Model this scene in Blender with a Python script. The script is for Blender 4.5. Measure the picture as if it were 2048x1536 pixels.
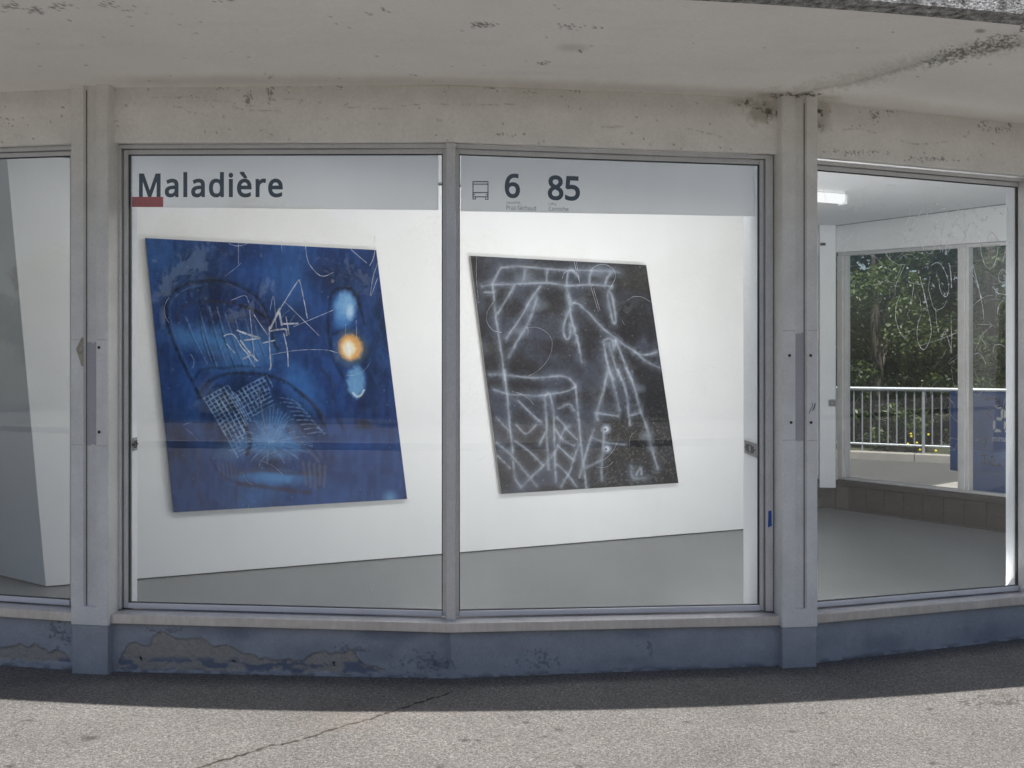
import bpy, math, random
import numpy as np
from mathutils import Vector
for _o in list(bpy.data.objects): bpy.data.objects.remove(_o)
sc = bpy.context.scene
R = math.radians

# ---------------------------------------------------------------- camera, sky, sun, exposure
FPX, HORIZ, CZ = 2000.0, 720.0, 1.6            # focal length and horizon in photograph pixels, eye height in metres
cam = bpy.data.cameras.new('camera'); cam.sensor_width = 36.0; cam.lens = 36.0 * FPX / 2048
cam.shift_y = -(768 - HORIZ) / 2048; cam.clip_start = 0.05; cam.clip_end = 600
camo = bpy.data.objects.new('camera', cam); sc.collection.objects.link(camo)
camo.location = (0, 0, CZ); camo.rotation_euler = (R(90), 0, 0); sc.camera = camo

SUN_DIR = Vector((0.30, 0.925, -2.98)).normalized()   # the way the light travels
elev = math.asin(-SUN_DIR.z)
w = bpy.data.worlds.new('World'); sc.world = w; w.use_nodes = True
nt = w.node_tree; nt.nodes.clear()
sky = nt.nodes.new('ShaderNodeTexSky'); sky.sky_type = 'NISHITA'; sky.sun_disc = False
sky.sun_elevation = elev; sky.sun_rotation = math.atan2(-SUN_DIR.x, -SUN_DIR.y); sky.altitude = 450
sky.air_density = 1.0; sky.dust_density = 2.2; sky.ozone_density = 1.0
bg = nt.nodes.new('ShaderNodeBackground'); bg.inputs['Strength'].default_value = 0.062
wo = nt.nodes.new('ShaderNodeOutputWorld')
nt.links.new(sky.outputs[0], bg.inputs[0]); nt.links.new(bg.outputs[0], wo.inputs[0])
sun = bpy.data.lights.new('sun', 'SUN'); sun.energy = 5.0; sun.angle = R(0.53); sun.color = (1.0, 0.955, 0.90)
suno = bpy.data.objects.new('sun', sun); sc.collection.objects.link(suno)
suno.rotation_euler = SUN_DIR.to_track_quat('-Z', 'Y').to_euler(); suno.location = (0, 0, 12)
LAMP_STRENGTH = .72; WALL_FILL_STRENGTH = 7.0; UP_FILL_STRENGTH = 120.0; FLOOR_FILL_STRENGTH = 7.0; TUBE_FILL_STRENGTH = 24.0  # all but the first drive added fill lights out of view
sc.view_settings.view_transform = 'Standard'; sc.view_settings.look = 'None'
sc.view_settings.exposure = 0.6; sc.view_settings.gamma = 1.0; sc.view_settings.use_curve_mapping = False
sc.render.engine = 'CYCLES'
sc.cycles.use_denoising = True
sc.cycles.max_bounces = 9; sc.cycles.diffuse_bounces = 5; sc.cycles.glossy_bounces = 5
sc.cycles.transparent_max_bounces = 40
sc.cycles.caustics_reflective = False; sc.cycles.caustics_refractive = False
sc.cycles.sample_clamp_indirect = 6.0

# ---------------------------------------------------------------- helpers
random.seed(7); rng = np.random.default_rng(11)
def lin(c):                                     # sRGB 0-255 -> linear
    c = np.asarray(c, float) / 255.0
    return np.where(c <= 0.04045, c / 12.92, ((c + 0.055) / 1.055) ** 2.4)
def tag(o, label=None, cat=None, group=None, kind=None):
    for k, v in (('label', label), ('category', cat), ('group', group), ('kind', kind)):
        if v: o[k] = v
    return o
def empty(name, loc=(0, 0, 0)):
    o = bpy.data.objects.new(name, None); o.location = loc; o.empty_display_size = .2; sc.collection.objects.link(o); return o
def put(name, me, mat=None, parent=None, smooth=False, bevel=0):
    o = bpy.data.objects.new(name, me); sc.collection.objects.link(o)
    if mat is not None and not me.materials: me.materials.append(mat)
    if smooth:
        me.polygons.foreach_set('use_smooth', [True] * len(me.polygons))
    if parent is not None:
        o.parent = parent
        p = parent; off = Vector((0, 0, 0))
        while p is not None: off += p.location; p = p.parent
        o.location = -off                        # vertices are given in world coordinates
    if bevel:
        b = o.modifiers.new('edge', 'BEVEL'); b.width = bevel; b.segments = 2; b.limit_method = 'ANGLE'; b.angle_limit = R(40)
    return o
class MB:
    def __init__(s): s.v = []; s.f = []
    def add(s, vs, fs):
        n = len(s.v); s.v += [tuple(p) for p in vs]; s.f += [tuple(i + n for i in f) for f in fs]; return s
    def hexa(s, p):                              # 8 corners: bottom ring 0-3, top ring 4-7
        return s.add(p, [(3, 2, 1, 0), (4, 5, 6, 7), (0, 1, 5, 4), (1, 2, 6, 5), (2, 3, 7, 6), (3, 0, 4, 7)])
    def box(s, x0, x1, y0, y1, z0, z1):
        return s.hexa([(x0, y0, z0), (x1, y0, z0), (x1, y1, z0), (x0, y1, z0), (x0, y0, z1), (x1, y0, z1), (x1, y1, z1), (x0, y1, z1)])
    def prism(s, ring0, ring1):
        n = len(ring0)
        return s.add(list(ring0) + list(ring1), [tuple(range(n))[::-1], tuple(range(n, 2 * n))] + [(i, (i + 1) % n, (i + 1) % n + n, i + n) for i in range(n)])
    def tube(s, pts, rad, n=8):
        pts = [Vector(p) for p in pts]; rad = rad if isinstance(rad, (list, tuple)) else [rad] * len(pts)
        rings = []; up = Vector((.31, .2, .93)).normalized()
        for i, p in enumerate(pts):
            d = (pts[min(i + 1, len(pts) - 1)] - pts[max(i - 1, 0)]).normalized()
            a = d.cross(up)
            if a.length < .05: a = d.cross(Vector((1, 0, 0)))
            a.normalize(); b = d.cross(a)
            rings.append([p + (a * math.cos(2 * math.pi * k / n) + b * math.sin(2 * math.pi * k / n)) * rad[i] for k in range(n)])
        base = len(s.v); s.v += [tuple(q) for r_ in rings for q in r_]
        for i in range(len(pts) - 1):
            for k in range(n):
                s.f.append((base + i * n + k, base + i * n + (k + 1) % n, base + (i + 1) * n + (k + 1) % n, base + (i + 1) * n + k))
        s.f.append(tuple(base + k for k in range(n))[::-1]); s.f.append(tuple(base + (len(pts) - 1) * n + k for k in range(n)))
        return s
    def build(s, name, mat=None, parent=None, **k):
        me = bpy.data.meshes.new(name); me.from_pydata(s.v, [], s.f); me.update()
        return put(name, me, mat, parent, **k)
def grid_mesh(name, P, mat, parent=None, stain=None, smooth=True):
    nu, nv = P.shape[:2]
    me = bpy.data.meshes.new(name)
    me.vertices.add(nu * nv); me.vertices.foreach_set('co', P.reshape(-1).astype(np.float32))
    i = np.arange((nu - 1) * (nv - 1)); a = (i // (nv - 1)) * nv + i % (nv - 1)
    quads = np.stack([a, a + nv, a + nv + 1, a + 1], 1).astype(np.int32)
    n = len(quads)
    me.loops.add(n * 4); me.loops.foreach_set('vertex_index', quads.reshape(-1))
    me.polygons.add(n); me.polygons.foreach_set('loop_start', np.arange(0, n * 4, 4, dtype=np.int32))
    me.update(calc_edges=True); me.validate()
    if stain is not None:
        at = me.color_attributes.new('stain', 'FLOAT_COLOR', 'POINT')
        at.data.foreach_set('color', stain.reshape(-1).astype(np.float32))
    return put(name, me, mat, parent, smooth=smooth)
def _hash(ix, iy, seed):
    h = (ix.astype(np.int64) * 374761393 + iy.astype(np.int64) * 668265263 + seed * 982451653) & 0xFFFFFFFF
    h = ((h ^ (h >> 13)) * 1274126177) & 0xFFFFFFFF
    return ((h ^ (h >> 16)) & 0xFFFFFF) / float(0xFFFFFF)
def vnoise(x, y, seed=0):
    ix = np.floor(x); iy = np.floor(y); fx = x - ix; fy = y - iy
    fx = fx * fx * (3 - 2 * fx); fy = fy * fy * (3 - 2 * fy)
    h = lambda a, b: _hash(ix + a, iy + b, seed)
    return (h(0, 0) * (1 - fx) + h(1, 0) * fx) * (1 - fy) + (h(0, 1) * (1 - fx) + h(1, 1) * fx) * fy
def fbm(x, y, seed=0, oct=4):
    t = 0; a = .5; s = 0
    for k in range(oct):
        t = t + a * vnoise(x, y, seed + 17 * k); s += a; a *= .5; x = x * 2.03; y = y * 2.03
    return t / s
def smooth_path(pts, sub=5):
    p = [np.array(q, float) for q in pts]
    if len(p) < 3: return np.array(p)
    p = [2 * p[0] - p[1]] + p + [2 * p[-1] - p[-2]]; out = []
    for i in range(1, len(p) - 2):
        for k in range(sub):
            t = k / sub
            out.append(.5 * (2 * p[i] + (p[i + 1] - p[i - 1]) * t + (2 * p[i - 1] - 5 * p[i] + 4 * p[i + 1] - p[i + 2]) * t * t + (3 * p[i] - p[i - 1] - 3 * p[i + 1] + p[i + 2]) * t ** 3))
    out.append(p[-2]); return np.array(out)
class Canvas:                                    # pigments laid on the points of a surface; x, y are photograph-scale coordinates
    def __init__(s, x, y, base=None):
        s.x = x.ravel(); s.y = y.ravel(); n = len(s.x)
        s.c = np.zeros((n, 3)); s.a = np.zeros(n)
        if base is not None: s.c[:] = base; s.a[:] = 1
    def blend(s, m, col, idx=slice(None)):
        m = np.clip(m, 0, 1); col = np.asarray(col); a = s.a[idx]; an = a + (1 - a) * m
        s.c[idx] = (s.c[idx] * (a * (1 - m))[:, None] + col * m[:, None]) / np.maximum(an, 1e-6)[:, None]; s.a[idx] = an
    def dist(s, pts, reach):
        b = np.array(pts)
        idx = np.nonzero((s.x > b[:, 0].min() - reach) & (s.x < b[:, 0].max() + reach) & (s.y > b[:, 1].min() - reach) & (s.y < b[:, 1].max() + reach))[0]
        X = s.x[idx]; Y = s.y[idx]; d = np.full(len(idx), 1e9)
        for (x0, y0), (x1, y1) in zip(b[:-1], b[1:]):
            dx, dy = x1 - x0, y1 - y0; L = dx * dx + dy * dy + 1e-9
            t = np.clip(((X - x0) * dx + (Y - y0) * dy) / L, 0, 1)
            d = np.minimum(d, np.hypot(X - x0 - t * dx, Y - y0 - t * dy))
        return idx, d
    def stroke(s, pts, col, wid, alpha=1, soft=1.0, rough=0, seed=1, curve=True, mod=0):
        pts = smooth_path(pts) if curve else np.array(pts, float)
        idx, d = s.dist(pts, wid + soft + 3)
        if not len(idx): return
        X = s.x[idx]; Y = s.y[idx]
        if rough: d = d + rough * (fbm(X / 5, Y / 5, seed, 3) - .5) * 2
        m = np.clip((wid / 2 + soft - d) / (2 * soft), 0, 1)
        if mod: m = m * (1 - mod + mod * np.clip((fbm(X / 16, Y / 16, seed + 5, 2) - .28) / .34, 0, 1))
        s.blend(alpha * m, col, idx)
    def blob(s, cx, cy, rx, ry, col, alpha=1, soft=.5, ang=0, rough=0, seed=3, scale=12):
        r_ = max(rx, ry) * (1 + soft) * 1.4
        idx = np.nonzero((abs(s.x - cx) < r_) & (abs(s.y - cy) < r_))[0]
        if not len(idx): return
        X = s.x[idx] - cx; Y = s.y[idx] - cy; ca, sa = math.cos(R(ang)), math.sin(R(ang))
        d = np.hypot((X * ca + Y * sa) / rx, (-X * sa + Y * ca) / ry)
        if rough: d = d + rough * (fbm(s.x[idx] / scale, s.y[idx] / scale, seed, 4) - .5) * 2
        s.blend(alpha * np.clip((1 + soft - d) / (2 * soft), 0, 1), col, idx)
    def speck(s, cx, cy, rx, ry, col, alpha=1, thr=.62, seed=5, scale=3.0, sy=1.0):   # broken-up spots inside an ellipse
        idx = np.nonzero((abs(s.x - cx) < rx * 1.3) & (abs(s.y - cy) < ry * 1.3))[0]
        if not len(idx): return
        X = s.x[idx]; Y = s.y[idx]; d = np.hypot((X - cx) / rx, (Y - cy) / ry)
        n = fbm(X / scale, Y / (scale * sy), seed, 3)
        s.blend(alpha * np.clip((n - (thr + .3 * np.maximum(d - .3, 0))) / .07, 0, 1) * (d < 1.25), col, idx)
    def rgba(s): return np.concatenate([s.c, s.a[:, None]], 1)
def project(P): return 1024 + FPX * P[..., 0] / P[..., 1], HORIZ - FPX * (P[..., 2] - CZ) / P[..., 1]
def at(px, py, d): return Vector(((px - 1024) / FPX * d, d, CZ + (HORIZ - py) / FPX * d))

# ---------------------------------------------------------------- materials
def N(nt, t, **k):
    n = nt.nodes.new(t)
    for a, v in k.items(): setattr(n, a, v)
    return n
def material(name, col, rough=.6, metal=0.0, var=.12, vscale=6.0, fine=.08, fscale=90.0, bump=.15, bscale=140.0, stretch=(1, 1, 1), stain=False, spec=.5, col2=None, bdist=.004):
    m = bpy.data.materials.new(name); m.use_nodes = True; t = m.node_tree; L = t.links.new
    b = t.nodes['Principled BSDF']; b.inputs['Roughness'].default_value = rough; b.inputs['Metallic'].default_value = metal
    b.inputs['Specular IOR Level'].default_value = spec
    co = N(t, 'ShaderNodeTexCoord'); mp = N(t, 'ShaderNodeMapping'); mp.inputs['Scale'].default_value = stretch
    L(co.outputs['Object'], mp.inputs['Vector'])
    n1 = N(t, 'ShaderNodeTexNoise'); n1.inputs['Scale'].default_value = vscale; n1.inputs['Detail'].default_value = 5; n1.inputs['Roughness'].default_value = .6
    n2 = N(t, 'ShaderNodeTexNoise'); n2.inputs['Scale'].default_value = fscale; n2.inputs['Detail'].default_value = 3
    L(mp.outputs[0], n1.inputs['Vector']); L(mp.outputs[0], n2.inputs['Vector'])
    r1 = N(t, 'ShaderNodeMapRange'); r1.inputs['From Min'].default_value = .3; r1.inputs['From Max'].default_value = .7
    L(n1.outputs['Fac'], r1.inputs['Value'])
    mix = N(t, 'ShaderNodeMix', data_type='RGBA')
    c = np.asarray(col, float); c2 = np.asarray(col2, float) if col2 is not None else c * (1 - 2 * var)
    mix.inputs['A'].default_value = (*np.clip(c * (1 + var) if col2 is None else c, 0, 1), 1); mix.inputs['B'].default_value = (*np.clip(c2 if col2 is not None else c * (1 - var), 0, 1), 1)
    L(r1.outputs[0], mix.inputs['Factor'])
    r2 = N(t, 'ShaderNodeMapRange'); r2.inputs['From Min'].default_value = .3; r2.inputs['From Max'].default_value = .7
    r2.inputs['To Min'].default_value = 1 - fine; r2.inputs['To Max'].default_value = 1 + fine
    L(n2.outputs['Fac'], r2.inputs['Value'])
    mul = N(t, 'ShaderNodeMix', data_type='RGBA', blend_type='MULTIPLY'); mul.inputs['Factor'].default_value = 1
    L(mix.outputs['Result'], mul.inputs['A']); L(r2.outputs[0], mul.inputs['B'])
    out = mul.outputs['Result']
    if stain:
        at_ = N(t, 'ShaderNodeAttribute', attribute_name='stain')
        sm = N(t, 'ShaderNodeMix', data_type='RGBA'); L(at_.outputs['Alpha'], sm.inputs['Factor']); L(out, sm.inputs['A']); L(at_.outputs['Color'], sm.inputs['B'])
        out = sm.outputs['Result']
    L(out, b.inputs['Base Color'])
    if bump:
        n3 = N(t, 'ShaderNodeTexNoise'); n3.inputs['Scale'].default_value = bscale; n3.inputs['Detail'].default_value = 4; L(mp.outputs[0], n3.inputs['Vector'])
        bp = N(t, 'ShaderNodeBump'); bp.inputs['Strength'].default_value = bump; bp.inputs['Distance'].default_value = bdist
        L(n3.outputs['Fac'], bp.inputs['Height']); L(bp.outputs[0], b.inputs['Normal'])
    return m
def asphalt(name, dark, light, scale=1.0, stain=False, tint=None):
    m = bpy.data.materials.new(name); m.use_nodes = True; t = m.node_tree; L = t.links.new
    b = t.nodes['Principled BSDF']; b.inputs['Roughness'].default_value = .85; b.inputs['Specular IOR Level'].default_value = .25
    co = N(t, 'ShaderNodeTexCoord')
    v = N(t, 'ShaderNodeTexVoronoi'); v.inputs['Scale'].default_value = 205 * scale; L(co.outputs['Object'], v.inputs['Vector'])
    sep = N(t, 'ShaderNodeSeparateColor'); L(v.outputs['Color'], sep.inputs[0])
    ramp = N(t, 'ShaderNodeValToRGB'); e = ramp.color_ramp.elements
    e[0].position = 0; e[0].color = (*dark, 1); e[1].position = 1; e[1].color = (*np.minimum(np.array(light) * 1.45, 1), 1)
    k = e.new(.22); k.color = (*(np.array(dark) * .6 + np.array(light) * .4), 1)
    k = e.new(.8); k.color = (*light, 1)
    L(sep.outputs[0], ramp.inputs[0])
    n1 = N(t, 'ShaderNodeTexNoise'); n1.inputs['Scale'].default_value = 1.6; n1.inputs['Detail'].default_value = 6; n1.inputs['Roughness'].default_value = .65; L(co.outputs['Object'], n1.inputs['Vector'])
    n2 = N(t, 'ShaderNodeTexNoise'); n2.inputs['Scale'].default_value = 60 * scale; n2.inputs['Detail'].default_value = 5; L(co.outputs['Object'], n2.inputs['Vector'])
    r1 = N(t, 'ShaderNodeMapRange'); r1.inputs['From Min'].default_value = .3; r1.inputs['From Max'].default_value = .7; r1.inputs['To Min'].default_value = .84; r1.inputs['To Max'].default_value = 1.12; L(n1.outputs['Fac'], r1.inputs['Value'])
    r2 = N(t, 'ShaderNodeMapRange'); r2.inputs['From Min'].default_value = .3; r2.inputs['From Max'].default_value = .7; r2.inputs['To Min'].default_value = .72; r2.inputs['To Max'].default_value = 1.25; L(n2.outputs['Fac'], r2.inputs['Value'])
    mm = N(t, 'ShaderNodeMath', operation='MULTIPLY'); L(r1.outputs[0], mm.inputs[0]); L(r2.outputs[0], mm.inputs[1])
    mul = N(t, 'ShaderNodeMix', data_type='RGBA', blend_type='MULTIPLY'); mul.inputs['Factor'].default_value = 1
    L(ramp.outputs[0], mul.inputs['A']); L(mm.outputs[0], mul.inputs['B']); out = mul.outputs['Result']
    if stain:
        at_ = N(t, 'ShaderNodeAttribute', attribute_name='stain')
        sm = N(t, 'ShaderNodeMix', data_type='RGBA'); L(at_.outputs['Alpha'], sm.inputs['Factor']); L(out, sm.inputs['A']); L(at_.outputs['Color'], sm.inputs['B']); out = sm.outputs['Result']
    L(out, b.inputs['Base Color'])
    bp = N(t, 'ShaderNodeBump'); bp.inputs['Strength'].default_value = .55; bp.inputs['Distance'].default_value = .006
    L(v.outputs['Distance'], bp.inputs['Height']); L(bp.outputs[0], b.inputs['Normal'])
    return m
def glass_material():
    m = bpy.data.materials.new('window_glass'); m.use_nodes = True; t = m.node_tree; L = t.links.new; t.nodes.clear()
    o = N(t, 'ShaderNodeOutputMaterial'); g = N(t, 'ShaderNodeNewGeometry')
    d = N(t, 'ShaderNodeVectorMath', operation='DOT_PRODUCT'); L(g.outputs['Normal'], d.inputs[0]); L(g.outputs['Incoming'], d.inputs[1])
    a = N(t, 'ShaderNodeMath', operation='ABSOLUTE'); L(d.outputs['Value'], a.inputs[0])
    s = N(t, 'ShaderNodeMath', operation='SUBTRACT'); s.inputs[0].default_value = 1; L(a.outputs[0], s.inputs[1])
    p = N(t, 'ShaderNodeMath', operation='POWER'); p.inputs[1].default_value = 5; L(s.outputs[0], p.inputs[0])
    q = N(t, 'ShaderNodeMath', operation='MULTIPLY_ADD'); q.inputs[1].default_value = .95; q.inputs[2].default_value = .041; L(p.outputs[0], q.inputs[0])
    tr = N(t, 'ShaderNodeBsdfTransparent'); tr.inputs[0].default_value = (.965, .975, .97, 1)
    gl = N(t, 'ShaderNodeBsdfGlossy'); gl.inputs['Roughness'].default_value = 0; gl.inputs[0].default_value = (1, 1, 1, 1)
    co = N(t, 'ShaderNodeTexCoord'); mp = N(t, 'ShaderNodeMapping'); mp.inputs['Scale'].default_value = (5, 5, 1.1); L(co.outputs['Object'], mp.inputs[0])      # dust and wiping smears
    n = N(t, 'ShaderNodeTexNoise'); n.inputs['Scale'].default_value = 1.6; n.inputs['Detail'].default_value = 7; n.inputs['Roughness'].default_value = .65; L(mp.outputs[0], n.inputs[0])
    r = N(t, 'ShaderNodeMapRange'); r.inputs['From Min'].default_value = .42; r.inputs['From Max'].default_value = .75; r.inputs['To Min'].default_value = .002; r.inputs['To Max'].default_value = .012; L(n.outputs['Fac'], r.inputs[0])
    df = N(t, 'ShaderNodeBsdfDiffuse'); df.inputs[0].default_value = (.7, .7, .68, 1); md = N(t, 'ShaderNodeMixShader'); L(r.outputs[0], md.inputs[0]); L(tr.outputs[0], md.inputs[1]); L(df.outputs[0], md.inputs[2])
    mx = N(t, 'ShaderNodeMixShader'); L(q.outputs[0], mx.inputs[0]); L(md.outputs[0], mx.inputs[1]); L(gl.outputs[0], mx.inputs[2]); L(mx.outputs[0], o.inputs[0])
    return m
def scratch_material():
    m = bpy.data.materials.new('etched_scratch'); m.use_nodes = True; t = m.node_tree; L = t.links.new; t.nodes.clear()
    o = N(t, 'ShaderNodeOutputMaterial'); tr = N(t, 'ShaderNodeBsdfTransparent'); df = N(t, 'ShaderNodeBsdfDiffuse'); df.inputs[0].default_value = (.8, .82, .85, 1)
    co = N(t, 'ShaderNodeTexCoord'); n = N(t, 'ShaderNodeTexNoise'); n.inputs['Scale'].default_value = 35; n.inputs['Detail'].default_value = 4; L(co.outputs['Object'], n.inputs[0])
    r = N(t, 'ShaderNodeMapRange'); r.inputs['From Min'].default_value = .35; r.inputs['From Max'].default_value = .65; r.inputs['To Min'].default_value = .35; r.inputs['To Max'].default_value = 1; L(n.outputs['Fac'], r.inputs[0])
    tl = N(t, 'ShaderNodeBsdfTranslucent'); tl.inputs[0].default_value = (.95, .95, .96, 1); m2 = N(t, 'ShaderNodeMixShader'); m2.inputs[0].default_value = .6; L(df.outputs[0], m2.inputs[1]); L(tl.outputs[0], m2.inputs[2])
    mx = N(t, 'ShaderNodeMixShader'); L(r.outputs[0], mx.inputs[0]); L(tr.outputs[0], mx.inputs[1]); L(m2.outputs[0], mx.inputs[2]); L(mx.outputs[0], o.inputs[0])
    return m
def leaf_material(name, c1, c2):
    m = bpy.data.materials.new(name); m.use_nodes = True; t = m.node_tree; L = t.links.new; t.nodes.clear()
    o = N(t, 'ShaderNodeOutputMaterial'); at_ = N(t, 'ShaderNodeAttribute', attribute_name='stain')
    mx = N(t, 'ShaderNodeMix', data_type='RGBA'); mx.inputs['A'].default_value = (*c1, 1); mx.inputs['B'].default_value = (*c2, 1); L(at_.outputs['Fac'], mx.inputs['Factor'])
    p = N(t, 'ShaderNodeBsdfPrincipled'); p.inputs['Roughness'].default_value = .45; p.inputs['Specular IOR Level'].default_value = .4; L(mx.outputs['Result'], p.inputs['Base Color'])
    tl = N(t, 'ShaderNodeBsdfTranslucent'); hs = N(t, 'ShaderNodeHueSaturation'); hs.inputs['Value'].default_value = 1.5; hs.inputs['Saturation'].default_value = 1.15; L(mx.outputs['Result'], hs.inputs['Color']); L(hs.outputs[0], tl.inputs[0])
    sh = N(t, 'ShaderNodeMixShader'); sh.inputs[0].default_value = .3; L(p.outputs[0], sh.inputs[1]); L(tl.outputs[0], sh.inputs[2]); L(sh.outputs[0], o.inputs[0])
    return m
def sheet_material():
    m = bpy.data.materials.new('sign_sheet'); m.use_nodes = True; t = m.node_tree; L = t.links.new; t.nodes.clear()
    o = N(t, 'ShaderNodeOutputMaterial'); co = N(t, 'ShaderNodeTexCoord'); n = N(t, 'ShaderNodeTexNoise'); n.inputs['Scale'].default_value = 2.5; n.inputs['Detail'].default_value = 4; L(co.outputs['Object'], n.inputs[0])
    r = N(t, 'ShaderNodeMapRange'); r.inputs['To Min'].default_value = .88; r.inputs['To Max'].default_value = .93; L(n.outputs['Fac'], r.inputs[0])
    d = N(t, 'ShaderNodeBsdfDiffuse'); tl = N(t, 'ShaderNodeBsdfTranslucent'); L(r.outputs[0], d.inputs[0]); L(r.outputs[0], tl.inputs[0])
    mx = N(t, 'ShaderNodeMixShader'); mx.inputs[0].default_value = .92; L(d.outputs[0], mx.inputs[1]); L(tl.outputs[0], mx.inputs[2]); L(mx.outputs[0], o.inputs[0]); return m
def emission(name, col, st):
    m = bpy.data.materials.new(name); m.use_nodes = True; t = m.node_tree; t.nodes.clear()
    o = N(t, 'ShaderNodeOutputMaterial'); e = N(t, 'ShaderNodeEmission'); e.inputs[0].default_value = (*col, 1); e.inputs[1].default_value = st; t.links.new(e.outputs[0], o.inputs[0]); return m
def attr_material(name, rough=.5):
    m = bpy.data.materials.new(name); m.use_nodes = True; t = m.node_tree; b = t.nodes['Principled BSDF']; b.inputs['Roughness'].default_value = rough; b.inputs['Specular IOR Level'].default_value = .2
    a = N(t, 'ShaderNodeAttribute', attribute_name='stain'); t.links.new(a.outputs['Color'], b.inputs['Base Color'])
    co = N(t, 'ShaderNodeTexCoord'); n = N(t, 'ShaderNodeTexNoise'); n.inputs['Scale'].default_value = 220; t.links.new(co.outputs['Object'], n.inputs[0])
    bp = N(t, 'ShaderNodeBump'); bp.inputs['Strength'].default_value = .1; bp.inputs['Distance'].default_value = .002; t.links.new(n.outputs['Fac'], bp.inputs['Height']); t.links.new(bp.outputs[0], b.inputs['Normal']); return m

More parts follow.
